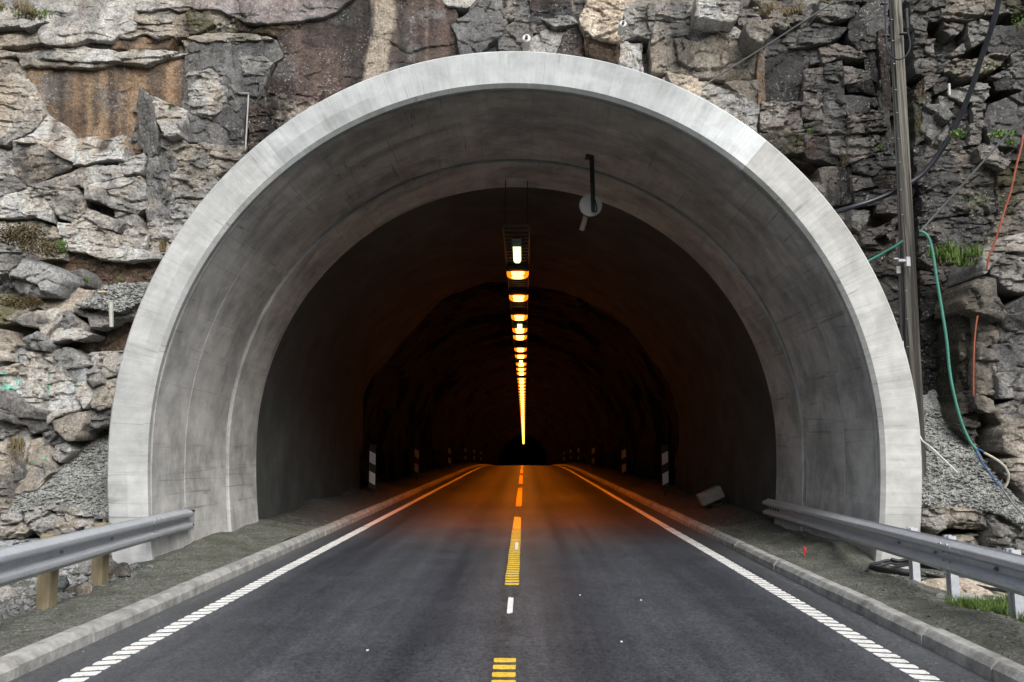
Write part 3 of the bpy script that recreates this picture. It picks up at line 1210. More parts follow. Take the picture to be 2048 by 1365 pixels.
# (albedo key, metres proud of the cliff, lean up, lean sideways, roughness, outline, style)
ROCKS = [
 # ---- upper left
 ('lg', .28, .45, 0, .03, [(75,20),(120,8),(180,-4),(275,-4),(270,45),(262,60),(232,68),(220,78),(170,77),(140,87),(110,88),(85,82),(80,60),(95,45)], 's'),
 ('lg', .26, .45, .1, .03, [(275,-5),(400,-5),(392,12),(358,22),(340,15),(300,22),(276,20)], 'b'),
 ('g', .32, .8, 0, .04, [(-20,12),(60,16),(78,24),(92,42),(45,56),(42,50),(-20,58)], 'b'),
 ('tn', .20, .4, 0, .04, [(-20,58),(42,58),(80,62),(84,84),(30,92),(-20,98)], 'b'),
 ('br', .02, -.1, 0, .02, [(-10,96),(25,90),(110,86),(140,88),(225,78),(230,98),(190,96),(60,105),(-10,106)], 's'),
 ('lg', .34, 1.0, 0, .035, [(-20,103),(60,104),(140,93),(190,97),(230,101),(300,100),(368,107),(330,113),(280,126),(230,121),(170,123),(120,119),(50,111),(-20,115)], 'b'),
 ('tn', .32, .2, 0, .03, [(35,112),(100,119),(170,122),(230,120),(202,134),(130,134),(100,131),(80,136),(60,130),(45,132)], 'b'),
 ('tn', .24, .6, 0, .04, [(232,70),(268,45),(345,44),(346,70),(310,76),(290,66),(265,76),(235,74)], 'b'),
 ('br', .12, .05, 0, .03, [(226,72),(262,73),(312,77),(346,70),(336,94),(268,100),(228,94)], 's'),
 ('tn', .18, .35, .1, .04, [(272,20),(300,23),(340,16),(358,22),(356,43),(300,46),(270,43)], 'b'),
 ('tn', .12, .1, .2, .03, [(344,34),(374,26),(380,72),(344,73)], 'b'),
 ('br', -.06, .02, 0, .012, [(48,124),(80,133),(200,131),(280,124),(330,111),(374,110),(370,222),(330,212),(310,206),(283,180),(280,215),(278,300),(240,300),(200,290),(150,295),(133,262),(103,237),(83,230),(72,200),(57,165)], 's'),
 ('tn', .38, .45, .25, .05, [(-20,118),(30,124),(50,143),(65,170),(80,205),(88,225),(75,250),(30,277),(15,287),(-20,280)], 'b'),
 ('lg', .45, .85, .25, .035, [(95,231),(108,240),(125,250),(146,270),(151,290),(146,322),(110,306),(80,286),(28,282),(65,269),(85,245)], 'b'),
 ('dg', .45, -.22, -.1, .04, [(27,284),(75,285),(110,304),(149,325),(140,336),(105,347),(65,372),(45,367),(28,330)], 'b'),
 ('g', .5, .3, .5, .04, [(-20,274),(10,277),(32,310),(37,321),(28,352),(-20,356)], 'b'),
 ('lg', .40, .7, 0, .04, [(-20,318),(14,322),(30,350),(-20,345)], 'b'),
 ('dg', .42, .1, 0, .04, [(-20,350),(30,352),(45,368),(50,375),(0,390),(-20,390)], 'b'),
 ('lg', .33, .6, 0, .05, [(148,290),(175,274),(196,273),(197,286),(245,267),(248,292),(241,318),(195,322),(150,330)], 'b'),
 ('dg', .30, -.25, 0, .04, [(186,304),(242,312),(228,328),(190,331),(180,322)], 'b'),
 ('dg', .50, -.15, -.6, .03, [(278,177),(290,186),(300,205),(308,235),(316,285),(312,305),(290,302),(277,286),(274,235)], 'c'),
 ('lg', .46, .75, .2, .05, [(283,176),(300,188),(335,205),(372,220),(364,250),(356,266),(330,271),(316,246),(305,215),(292,195)], 'b'),
 ('g', .30, .4, .1, .05, [(314,250),(360,258),(368,292),(345,302),(318,292)], 'b'),
 ('g', .36, .35, 0, .05, [(238,320),(285,307),(292,320),(277,346),(245,351),(238,336)], 'b'),
 ('g', .44, .2, 0, .04, [(145,346),(190,333),(236,330),(245,352),(235,357),(180,371),(110,376),(82,371)], 'b'),
 ('lg', .36, .6, 0, .04, [(62,372),(110,357),(152,346),(147,374),(100,381),(70,374)], 'b'),
 ('g', .44, .12, .15, .04, [(168,372),(205,374),(240,372),(279,357),(290,376),(290,412),(270,427),(230,417),(200,402),(173,396)], 'b'),
 ('lg', .48, .95, 0, .03, [(160,372),(235,355),(279,355),(240,374),(200,379)], 'b'),
 ('g', .38, .2, 0, .05, [(68,375),(150,375),(170,400),(166,426),(150,441),(120,436),(100,411)], 'b'),
 ('lg', .42, .45, 0, .05, [(-20,392),(60,374),(86,395),(101,421),(96,441),(60,431),(-20,434)], 'b'),
 ('lg', .42, .6, -.1, .05, [(163,413),(200,424),(247,446),(231,462),(200,451),(168,436)], 'b'),
 ('lg', .40, .35, 0, .05, [(148,440),(166,430),(200,450),(237,470),(238,494),(200,492),(148,488),(143,465)], 'b'),
 ('lg', .38, .5, 0, .05, [(118,444),(157,454),(150,487),(123,483)], 'b'),
 ('g', .36, .3, 0, .06, [(228,418),(272,428),(292,470),(283,502),(245,497),(233,465)], 'b'),
 ('lg', .56, .5, 0, .04, [(133,490),(240,492),(256,494),(312,504),(318,516),(290,519),(230,521),(195,517),(180,506),(133,502)], 'b'),
 ('so', .05, -.05, 0, .05, [(110,500),(320,514),(296,575),(180,570),(110,566)], 'b'),
 ('ms', .40, .5, 0, .06, [(-20,436),(60,433),(102,454),(134,490),(120,515),(-20,520)], 'b'),
 ('dg', .22, .1, -.2, .06, [(286,292),(347,298),(352,347),(337,362),(293,352)], 'c'),
 ('dg', .22, .1, -.1, .06, [(290,350),(341,362),(347,422),(332,442),(297,442)], 'c'),
 ('tn', .20, .15, 0, .05, [(348,294),(400,288),(490,292),(480,330),(400,362),(350,352)], 'b'),
 ('g', .18, .15, 0, .06, [(346,350),(425,348),(450,370),(385,437),(342,433)], 'b'),
 ('g', .18, .25, 0, .06, [(296,440),(345,432),(385,436),(340,510),(300,500)], 'b'),
 ('dg', .12, .05, 0, .04, [(374,100),(395,80),(430,78),(490,76),(545,82),(562,110),(541,127),(522,190),(505,205),(490,215),(485,295),(383,296),(368,230),(372,150)], 's'),
 ('g', .17, .2, .1, .05, [(375,150),(420,140),(455,165),(450,215),(420,235),(380,220)], 'b'),
 ('g', .17, .3, 0, .05, [(480,105),(525,112),(545,125),(525,150),(490,150)], 'b'),
 ('ms', .24, .1, .1, .06, [(374,20),(420,18),(472,40),(477,58),(450,71),(420,69),(380,66)], 'b'),
 ('tn', .28, .9, 0, .03, [(378,74),(420,66),(450,66),(500,68),(545,78),(480,80),(400,84)], 'b'),
 ('so', .20, -.1, 0, .05, [(470,38),(500,42),(560,46),(600,48),(598,64),(560,72),(520,66),(478,60)], 'b'),
 ('mv', .42, .2, 0, .02, [(390,-5),(705,-5),(662,25),(610,39),(560,43),(530,46),(490,41),(470,30),(440,20),(392,16)], 's'),
 ('rb', .02, .0, 0, .015, [(555,60),(610,46),(645,40),(690,5),(737,-5),(737,80),(722,155),(560,245),(518,235),(528,190),(558,130)], 's'),
 ('rb', .18, .2, 0, .05, [(500,212),(540,188),(600,190),(645,182),(570,300),(500,300)], 'b'),
 ('rb', .05, .0, 0, .015, [(733,-5),(787,-5),(786,70),(767,100),(767,155),(716,170),(724,90)], 's'),
 ('rb', .07, .0, 0, .02, [(785,-5),(905,-5),(917,50),(912,80),(927,115),(768,155),(775,80)], 's'),
 ('dg', .26, .1, .1, .04, [(903,46),(930,30),(958,-5),(1000,-5),(1012,45),(1000,70),(975,86),(962,110),(923,112),(914,70)], 's'),
 ('lg', .34, .7, 0, .04, [(878,-5),(960,-5),(935,13),(900,11)], 'b'),
 ('dg', .12, .15, 0, .04, [(998,62),(1030,40),(1067,30),(1062,90),(1045,112),(998,112)], 'b'),
 ('g', .20, .35, .1, .03, [(1052,80),(1090,60),(1132,65),(1118,112),(1045,112)], 's'),
 ('bk', .25, -.1, 0, .04, [(1064,26),(1140,10),(1172,-5),(1162,40),(1152,66),(1100,56),(1064,66)], 'b'),
 ('g', .33, .8, 0, .03, [(1078,36),(1140,29),(1157,44),(1112,51)], 'b'),
 ('rb', .08, .0, 0, .03, [(1058,-5),(1097,-5),(1097,50),(1073,62)], 's'),
 ('bk', .05, .0, 0, .05, [(1000,-5),(1060,-5),(1066,30),(1012,45)], 'b'),
 ('rb', .15, .0, .3, .03, [(1128,65),(1162,50),(1168,112),(1113,114)], 's'),
 # ---- upper right
 ('cr', .52, .3, .1, .06, [(1162,36),(1180,-5),(1250,-5),(1247,20),(1241,45),(1247,66),(1236,82),(1190,73),(1171,60)], 'b'),
 ('so', .25, -.6, 0, .04, [(1170,70),(1236,80),(1240,135),(1200,122),(1172,112)], 's'),
 ('g', .34, .2, 0, .05, [(1248,18),(1292,20),(1302,60),(1307,77),(1275,72),(1250,77)], 'b'),
 ('lg', .18, .2, 0, .05, [(1238,84),(1283,88),(1284,148),(1236,136)], 'c'),
 ('lg', .52, .35, 0, .05, [(1296,8),(1391,4),(1393,43),(1365,46),(1330,39),(1299,36)], 'b'),
 ('lg', .62, .3, .1, .05, [(1394,-5),(1482,-5),(1477,30),(1463,43),(1440,41),(1394,31)], 'b'),
 ('lg', .52, .3, 0, .06, [(1474,20),(1516,14),(1522,40),(1500,56),(1479,46)], 'b'),
 ('tn', .62, .3, .5, .05, [(1498,40),(1546,37),(1547,66),(1529,84),(1504,76),(1496,58)], 'b'),
 ('tn', .48, .5, 0, .06, [(1505,-5),(1605,-5),(1606,40),(1571,60),(1547,56),(1538,30)], 'b'),
 ('g', .46, .1, 0, .05, [(1298,40),(1330,42),(1370,46),(1430,49),(1428,76),(1395,86),(1330,77),(1308,72)], 'b'),
 ('lg', .52, .8, 0, .04, [(1423,56),(1460,49),(1497,68),(1476,77),(1440,63)], 'b'),
 ('lg', .50, .8, 0, .04, [(1473,82),(1522,91),(1505,102),(1480,90)], 'b'),
 ('tn', .38, -.3, 0, .05, [(1308,72),(1395,85),(1440,65),(1480,85),(1521,100),(1520,162),(1480,162),(1400,153),(1340,143),(1308,138)], 's'),
 ('cr', .32, .3, 0, .04, [(1335,142),(1396,155),(1387,190),(1345,172)], 'b'),
 ('cr', .30, .2, .2, .03, [(1394,160),(1413,164),(1407,204),(1384,194)], 'b'),
 ('lg', .32, .25, 0, .05, [(1411,164),(1450,179),(1500,199),(1517,209),(1512,270),(1490,266),(1440,222),(1403,204)], 'b'),
 ('tn', .26, -.1, 0, .04, [(1453,163),(1521,161),(1523,207),(1490,197)], 's'),
 ('or', .36, .05, .4, .02, [(1516,100),(1529,104),(1530,200),(1516,207)], 'c'),
 ('bk', .12, .05, .1, .03, [(1528,108),(1602,90),(1614,130),(1607,202),(1560,207),(1528,202)], 's'),
 ('dg', .30, .3, 0, .05, [(1528,72),(1600,58),(1640,62),(1606,92),(1530,112)], 'b'),
 ('pk', .28, .2, 0, .07, [(1523,206),(1602,205),(1607,262),(1580,268),(1545,264),(1523,258)], 'b'),
 ('ms', .22, -.4, 0, .05, [(1510,268),(1607,266),(1607,304),(1560,312)], 'b'),
 ('pk', .34, .15, 0, .06, [(1605,180),(1647,179),(1648,240),(1608,236)], 'b'),
 ('dg', .33, .1, 0, .05, [(1647,170),(1687,169),(1690,240),(1649,246)], 'b'),
 ('pk', .30, .3, 0, .06, [(1608,140),(1651,130),(1652,180),(1606,180)], 'b'),
 ('dg', .28, .1, 0, .06, [(1650,130),(1687,120),(1687,170),(1650,172)], 'b'),
 ('pk', .38, .5, 0, .06, [(1638,95),(1680,88),(1722,100),(1730,116),(1690,112),(1648,121)], 'b'),
 ('dg', .22, .1, 0, .06, [(1610,92),(1640,92),(1648,122),(1610,136)], 'b'),
 ('pk', .44, .6, 0, .05, [(1686,130),(1735,144),(1742,156),(1690,166)], 'b'),
 ('bk', .36, -.6, 0, .04, [(1690,164),(1746,158),(1754,192),(1700,182)], 's'),
 ('dg', .28, .1, 0, .05, [(1689,190),(1752,195),(1757,211),(1700,237),(1689,226)], 's'),
 ('pk', .44, .35, .1, .08, [(1698,235),(1740,212),(1762,225),(1774,262),(1698,264)], 'b'),
 ('pk', .42, .3, .1, .07, [(1698,264),(1757,268),(1760,296),(1735,312),(1699,324),(1696,290)], 'b'),
 ('dg', .24, .0, 0, .06, [(1606,250),(1650,240),(1692,245),(1692,272),(1650,268),(1606,270)], 'b'),
 ('g', .28, .2, 0, .05, [(1653,262),(1690,255),(1697,317),(1664,302)], 'b'),
 ('rb', .16, -.1, 0, .05, [(1612,270),(1655,274),(1692,320),(1687,337),(1650,324),(1612,312)], 'b'),
 ('bk', .16, .05, 0, .04, [(1638,338),(1702,333),(1707,402),(1650,415)], 'c'),
 ('pk', .24, .4, 0, .05, [(1618,362),(1650,358),(1652,402),(1638,408)], 'b'),
 ('dg', .22, .2, 0, .07, [(1700,318),(1792,298),(1797,347),(1740,352),(1708,342)], 'b'),
 ('pk', .36, .4, 0, .06, [(1703,348),(1742,353),(1748,372),(1708,382)], 'b'),
 ('rb', .14, -.3, 0, .05, [(1742,352),(1797,347),(1800,385),(1760,384)], 'b'),
 ('dg', .30, .3, 0, .06, [(1706,380),(1795,380),(1800,402),(1718,413)], 'b'),
 ('pk', .36, .5, 0, .06, [(1756,400),(1800,404),(1800,428),(1758,424)], 'b'),
 ('lg', .34, .6, 0, .05, [(1702,418),(1742,424),(1722,463),(1710,457)], 'b'),
 ('pk', .42, .5, 0, .06, [(1718,465),(1777,448),(1784,460),(1742,480),(1768,497),(1728,492)], 'b'),
 ('g', .34, .3, 0, .06, [(1690,468),(1742,482),(1762,502),(1730,523),(1708,512)], 'b'),
 ('dg', .20, .1, 0, .06, [(1730,518),(1800,508),(1800,620),(1770,610),(1745,565)], 'b'),
 ('dg', .16, .1, 0, .06, [(1770,610),(1810,600),(1815,760),(1800,740)], 'b'),
 ('lg', .42, .6, 0, .06, [(1646,-5),(1725,-5),(1708,30),(1660,41),(1636,30)], 'b'),
 ('dg', .30, .3, 0, .03, [(1698,40),(1730,10),(1772,-5),(1774,92),(1720,97),(1698,72)], 's'),
 ('dg', .34, .5, 0, .05, [(1598,60),(1640,46),(1694,58),(1664,82),(1600,92)], 'b'),
 ('bk', .18, .05, -.2, .02, [(1728,100),(1752,108),(1756,165),(1732,152)], 's'),
 ('rb', .30, .05, .3, .03, [(1758,66),(1776,58),(1782,284),(1768,284)], 'c'),
 ('dg', .18, .1, .1, .05, [(1756,165),(1770,160),(1775,300),(1760,300)], 'c'),
 # ---- right of the pole
 ('dg', .26, .1, 0, .07, [(1818,-5),(1888,-5),(1890,38),(1856,40),(1824,28)], 'b'),
 ('g', .32, .3, 0, .06, [(1824,30),(1856,34),(1852,62),(1826,58)], 'b'),
 ('tn', .36, .5, 0, .06, [(1884,8),(1940,-5),(1978,-5),(1976,26),(1940,37),(1888,32)], 'b'),
 ('g', .32, .3, 0, .07, [(1888,38),(1937,36),(1927,56),(1905,72),(1890,57)], 'b'),
 ('g', .38, .2, 0, .06, [(1938,38),(1978,44),(1972,77),(1945,94),(1938,60)], 'b'),
 ('dg', .30, .05, 0, .04, [(1978,54),(2060,48),(2045,97),(2010,112),(1978,102)], 's'),
 ('ms', .44, .4, 0, .06, [(1975,-5),(2060,-5),(2060,22),(2000,27),(1974,32)], 'b'),
 ('lg', .42, .3, 0, .04, [(1903,106),(1925,84),(1932,95),(1926,106),(1904,112)], 'b'),
 ('pk', .32, .2, .2, .04, [(1853,80),(1871,79),(1870,112),(1853,102)], 'b'),
 ('dg', .24, .1, 0, .07, [(1828,62),(1854,66),(1856,108),(1830,120)], 'b'),
 ('dg', .22, .1, 0, .07, [(1830,120),(1898,108),(1896,140),(1850,152),(1832,150)], 'b'),
 ('tn', .46, .35, 0, .06, [(1893,130),(1910,119),(1945,119),(1985,104),(2014,114),(1987,141),(1940,152),(1910,152),(1896,141)], 'b'),
 ('g', .50, .7, 0, .05, [(1983,152),(2040,128),(2030,146),(2000,155)], 'b'),
 ('bk', .30, -.2, 0, .05, [(1985,154),(2030,146),(2026,180),(1990,182)], 'b'),
 ('g', .40, .2, 0, .05, [(2025,110),(2060,100),(2060,180),(2026,178)], 'b'),
 ('lg', .50, .25, 0, .05, [(1898,180),(1940,170),(1976,164),(1977,191),(1966,202),(1930,202),(1903,192)], 'b'),
 ('pk', .36, .4, 0, .06, [(1846,156),(1882,149),(1866,171),(1848,182)], 'b'),
 ('dg', .34, .1, 0, .05, [(1863,160),(1897,151),(1892,177),(1868,187)], 'b'),
 ('ms', .22, .2, 0, .06, [(1826,180),(1862,186),(1856,270),(1830,290)], 'c'),
 ('g', .40, .15, 0, .06, [(1848,214),(1880,209),(1897,225),(1903,241),(1892,272),(1880,287),(1852,272)], 's'),
 ('lg', .42, .5, 0, .05, [(1878,194),(1917,194),(1907,216),(1889,221)], 'b'),
 ('bk', .05, 0, 0, .05, [(1903,200),(1948,202),(1945,290),(1895,290)], 's'),
 ('g', .38, .3, 0, .06, [(1943,204),(1972,210),(1966,237),(1955,252),(1946,226)], 'b'),
 ('g', .34, .2, 0, .06, [(1940,248),(1968,240),(1965,285),(1942,288)], 'b'),
 ('dg', .44, .1, 0, .05, [(1982,210),(2060,178),(2060,242),(2034,294),(1984,292),(1968,250)], 's'),
 ('lg', .56, .35, .1, .05, [(1956,295),(1965,286),(1990,292),(2001,305),(2024,318),(2011,337),(1990,327),(1964,321)], 'b'),
 ('dg', .10, .05, 0, .06, [(1828,290),(1900,280),(1956,290),(1962,322),(1880,345),(1835,350)], 'b'),
 ('bk', .14, .1, 0, .06, [(1835,345),(1890,338),(1962,322),(2008,338),(1994,402),(1945,385),(1850,395)], 'b'),
 ('dg', .18, .1, 0, .06, [(1845,392),(1945,382),(1942,424),(1850,440)], 'b'),
 ('dg', .20, .2, 0, .07, [(1940,384),(1996,400),(1992,445),(1942,440)], 'b'),
 ('ms', .42, .2, -.2, .06, [(2004,332),(2060,296),(2060,405),(2000,435),(1994,402)], 'b'),
 ('tn', .46, .3, -.2, .06, [(1995,432),(2060,398),(2060,470),(2000,482),(1972,505)], 'b'),
 ('dg', .16, .3, 0, .06, [(1840,438),(1995,436),(1975,515),(1842,520)], 'b'),
 ('pk', .34, .5, 0, .07, [(1838,520),(1900,514),(1978,512),(1972,537),(1920,552),(1880,547)], 'b'),
 ('g', .34, .5, 0, .06, [(1842,540),(1887,546),(1892,563),(1848,568)], 'b'),
 ('pk', .34, .35, 0, .07, [(1878,568),(1932,558),(1943,582),(1900,594)], 'b'),
 ('pk', .40, .4, 0, .06, [(1928,545),(1962,538),(1947,573),(1928,562)], 'b'),
 ('rb', .20, .1, 0, .07, [(1895,592),(1935,580),(1935,640),(1918,650)], 'b'),
 ('bk', .05, .0, 0, .06, [(1842,565),(1897,590),(1924,645),(1919,765),(1900,785),(1842,785)], 's'),
 ('dg', .09, .05, 0, .05, [(1846,640),(1890,630),(1905,700),(1860,715)], 's'),
 # ---- leaning boulder spur at the right edge
 ('lg', 1.0, .8, -.2, .06, [(1968,502),(2000,479),(2070,460),(2070,502),(2010,507),(1985,532),(1968,548)], 'b'),
 ('lg', 1.1, .45, -.1, .07, [(1983,535),(2010,505),(2070,518),(2070,590),(2020,578),(2000,562)], 'b'),
 ('tn', 1.1, .15, -.3, .05, [(1930,600),(1945,570),(1965,554),(1992,560),(1997,600),(2012,622),(2000,637),(1970,627),(1938,614)], 's'),
 ('dg', 1.05, -.45, 0, .05, [(1993,627),(2010,615),(2070,582),(2070,668),(2010,657)], 's'),
 ('ms', .62, .05, -.3, .05, [(1922,612),(1955,635),(1952,770),(1935,805),(1913,792),(1917,700)], 'c'),
 ('tn', .82, .1, -.2, .06, [(1952,632),(2004,640),(1993,692),(1953,698)], 'b'),
 ('dg', .86, -.1, 0, .06, [(1996,650),(2070,658),(2070,686),(2003,694)], 'b'),
 ('tn', .88, .1, -.2, .05, [(1956,694),(1987,699),(1998,742),(1988,788),(1957,788)], 's'),
 ('dg', .92, .1, 0, .05, [(1988,690),(2070,678),(2070,745),(2000,743)], 's'),
 ('g', .92, .1, 0, .05, [(1993,750),(2030,734),(2070,744),(2070,800),(2000,795)], 's'),
 ('tn', .86, .3, 0, .05, [(1952,788),(1987,798),(1993,828),(1958,818)], 'b'),
 ('ms', .66, .2, -.2, .06, [(1914,790),(1952,778),(1964,832),(1950,890),(1918,855)], 'b'),
 ('dg', .88, .0, 0, .05, [(1988,820),(2070,784),(2070,850),(2012,855)], 'b'),
 ('bk', .45, .0, 0, .05, [(1945,815),(2015,830),(2016,900),(1950,900)], 'b'),
 ('tn', 1.08, .2, -.2, .05, [(2013,860),(2030,845),(2070,848),(2070,920),(2010,903)], 'b'),
 ('tn', 1.1, .2, -.2, .05, [(2002,920),(2070,912),(2070,1005),(2020,962)], 'b'),
 # ---- lower left pile
 ('g', .62, .3, .1, .05, [(-20,500),(50,505),(48,516),(8,545),(-20,545)], 'b'),
 ('dg', .55, .1, 0, .05, [(126,546),(160,539),(170,550),(167,568),(128,574)], 's'),
 ('tn', .66, .6, 0, .04, [(70,602),(100,585),(150,574),(184,580),(172,620),(140,622),(72,614)], 's'),
 ('g', .80, .25, 0, .06, [(133,622),(180,614),(268,598),(262,632),(230,642),(195,657),(180,657),(176,636)], 'b'),
 ('so', .45, -.05, 0, .04, [(178,655),(225,638),(264,630),(248,712),(176,710)], 's'),
 ('ms', .70, .6, 0, .06, [(-20,585),(40,590),(85,588),(76,612),(40,640),(-20,650)], 'b'),
 ('lg', .92, .45, 0, .05, [(28,640),(70,621),(119,619),(117,640),(101,656),(90,675),(75,656),(45,649)], 's'),
 ('dg', .80, .1, .1, .05, [(93,662),(120,625),(135,621),(150,635),(182,656),(184,668),(140,662)], 'b'),
 ('lg', .86, .7, 0, .04, [(90,677),(110,655),(145,651),(182,668),(150,682),(130,680),(97,687)], 'b'),
 ('so', .55, -.1, 0, .04, [(94,684),(130,682),(155,680),(184,670),(184,706),(150,706),(106,702)], 's'),
 ('tn', 1.02, .3, .2, .05, [(-20,655),(20,664),(33,686),(20,702),(-20,690)], 'b'),
 ('lg', 1.10, .2, .3, .04, [(-20,678),(8,688),(17,712),(16,722),(-20,722)], 'b'),
 ('bg', .96, .3, 0, .05, [(12,707),(35,689),(52,705),(47,730),(8,724)], 's'),
 ('lg', .92, .3, .1, .05, [(48,706),(80,698),(96,694),(100,738),(70,738),(58,716)], 'b'),
 ('lg', 1.02, .2, .1, .06, [(-20,738),(40,724),(60,721),(85,734),(97,740),(97,828),(70,817),(30,792),(-20,776)], 'b'),
 ('dg', 1.08, -.1, .1, .05, [(-20,772),(30,790),(60,813),(97,830),(97,857),(55,868),(45,852),(-20,834)], 's'),
 ('g', .86, .25, 0, .05, [(95,737),(104,698),(140,699),(170,714),(183,728),(165,736),(130,741),(146,760),(140,782)], 'b'),
 ('lg', .98, .15, .1, .05, [(96,740),(125,734),(131,760),(141,771),(167,786),(152,822),(110,832),(95,848)], 'b'),
 ('bg', .88, .1, 0, .05, [(127,740),(166,734),(172,760),(150,772),(136,760)], 's'),
 ('g', .82, .1, 0, .05, [(176,706),(244,704),(232,748),(205,757),(188,737)], 's'),
 ('lg', .98, .3, .2, .04, [(148,770),(172,761),(180,775),(177,802),(165,815),(148,792)], 'b'),
 ('tn', .88, .2, 0, .05, [(178,774),(200,768),(214,784),(224,812),(195,820),(173,813)], 's'),
 ('tn', .80, .2, 0, .05, [(198,768),(232,756),(228,798),(212,787)], 's'),
 ('tn', .96, .25, 0, .04, [(104,842),(150,824),(168,824),(170,848),(152,878),(135,881),(106,862)], 's'),
 ('dg', .90, .0, 0, .05, [(84,865),(110,858),(134,881),(110,890),(86,890)], 's'),
 ('tn', 1.06, .5, .1, .03, [(55,885),(85,879),(102,905),(106,942),(70,978),(26,990),(16,978),(48,930)], 's'),
 ('g', .90, .2, 0, .05, [(-20,832),(48,855),(58,886),(45,935),(-20,935)], 'b'),
 ('dg', .80, .1, 0, .06, [(165,812),(230,806),(226,850),(178,862),(150,880)], 'b'),
]
for (key, out, up, side, amp, pts, st) in ROCKS:
    pile = (np.mean([q[1] for q in pts]) > 540 and pts[0][0] < 300) or out > .6
    if not pile:
        out, up, side = .42 * out, .75 * min(up, .7), .8 * side
    deep = .55 if out < .5 else out + .25
    rock_facet("rock_block", key, out, up, side, (amp * .55 if st != 's' else amp * .6 + .004), pts, cliff, st, bev=.016 if pile else .007, deep=deep)

# loose boulders: things of their own
LOOSE = [
 ('bg', .95, .25, .1, .05, [(8,546),(50,514),(75,519),(90,524),(127,545),(132,560),(106,592),(85,590),(40,592),(13,572)], 's', "rounded grey boulder on the left ledge under the heather bank"),
 ('bg', 1.10, .35, 0, .04, [(33,676),(65,661),(86,669),(90,690),(81,700),(52,697)], 's', "bluish egg-shaped boulder wedged in the left rock pile"),
 ('g', .98, .2, .1, .04, [(167,740),(180,734),(196,741),(202,766),(185,774),(173,763)], 's', "fist-shaped grey stone leaning on the portal's left flank, above the gravel"),
 ('lg', .99, .3, .1, .04, [(100,888),(131,884),(138,905),(112,928),(98,912)], 's', "pale cube-like stone at the top edge of the left gravel slope"),
 ('dg', 1.22, .2, .1, .04, [(8,936),(30,929),(46,945),(44,958),(30,976),(8,982)], 'b', "small dark stone with green paint dot at the far left"),
 ('tn', 1.45, .1, .4, .04, [(-25,885),(3,890),(9,930),(13,1000),(10,1028),(-25,1028)], 'b', "tall tan rock cut off by the left picture edge"),
 ('g', 1.50, .25, .1, .05, [(36,1022),(60,1014),(110,1008),(160,1018),(204,1046),(190,1062),(160,1066),(80,1084),(55,1052)], 'b', "broad wedge-shaped grey boulder behind the left guard rail"),
 ('g', 1.48, .3, 0, .05, [(2,1024),(32,1022),(42,1040),(30,1052),(5,1048)], 'b', "small flat grey stone left of the wedge-shaped boulder"),
 ('tn', 1.56, .1, 0, .05, [(-20,1044),(50,1048),(58,1062),(36,1082),(-20,1074)], 'b', "rusty brown stone at the left picture edge above the guard rail"),
 ('g', 1.40, .2, 0, .05, [(190,1022),(214,1012),(222,1032),(208,1048),(194,1040)], 'b', "small blocky stone squeezed between wedge boulder and portal"),
 ('bg', 1.62, .1, 0, .06, [(-20,1084),(90,1078),(215,1062),(232,1110),(232,1160),(180,1172),(120,1170),(106,1176),(66,1178),(30,1150),(-20,1150)], 'b', "large veined grey boulder seen below and behind the left guard rail"),
 ('tn', 1.20, .15, 0, .05, [(1846,1014),(1880,1004),(1935,1010),(1975,1004),(1978,1062),(1940,1062),(1900,1060),(1868,1070),(1844,1050)], 'b', "long pale stone block lying below the right gravel slope"),
 ('tn', 1.15, .1, 0, .05, [(1880,1076),(1962,1066),(1975,1112),(1985,1150),(1900,1150),(1870,1110)], 'b', "flat stone block under the long pale block, behind right rail"),
 ('lg', 1.35, .2, -.1, .06, [(1984,1024),(2020,1018),(2080,1030),(2080,1160),(2010,1160),(1986,1100)], 'b', "light speckled boulder at the right edge above the guard rail"),
 ('g', 1.12, .1, 0, .04, [(1829,1012),(1846,1016),(1842,1046),(1829,1054)], 's', "small grey stone between the portal foot and the long pale block"),
 ('tn', 1.15, .1, 0, .04, [(1828,1056),(1842,1052),(1850,1072),(1840,1084),(1828,1082)], 's', "small brownish stone beneath the long pale block at portal foot"),
 ('g', 1.10, .1, 0, .04, [(1972,1012),(1986,1016),(1984,1070),(1974,1072)], 's', "narrow upright stone between long pale block and speckled boulder"),
]
for (key, out, up, side, amp, pts, st, lab) in LOOSE:
    o = rock_facet("boulder", key, out, up, side, amp, pts, None, st, bev=.05, deep=.75)
    tag(o, lab, "boulder", "loose stones around the portal")

# gravel spill slopes either side of the portal (up-facing sheets of crushed stone)
GRAV = [
 ("gravel_slope", 1.02, .95, 0, [(20,992),(60,975),(110,930),(140,895),(178,858),(232,802),(238,1000),(232,1050),(160,1024),(40,1030),(5,1032)], "crushed gravel slope spilling down beside the portal's left leg"),
 ("gravel_slope", .86, .9, 0, [(150,612),(176,596),(205,571),(290,562),(280,604),(232,624),(186,614)], "pocket of grey gravel on the left rock ledge against the ring"),
 ("gravel_slope", .80, .85, -.1, [(1818,775),(1908,772),(1926,850),(1962,905),(2002,962),(2060,1020),(2060,1060),(1985,1026),(1900,1016),(1820,1016),(1815,900)], "crushed gravel slope behind the utility pole on the right"),
]
GRAV_SURF = []
for (nm, out, up, side, pts, lab) in GRAV:
    o = rock_facet(nm, 'gv', out, up, side, .014, pts, None, 's', bev=.03, deep=1.0, mat=M_GRAVEL)
    tag(o, lab, "gravel", kind="stuff")
    GRAV_SURF.append(o)

# the cliff mass behind all of that (coarser far away from the picture)
FA = np.array([(a, b) for a, b, c in FACETS])
FK = [c for a, b, c in FACETS]


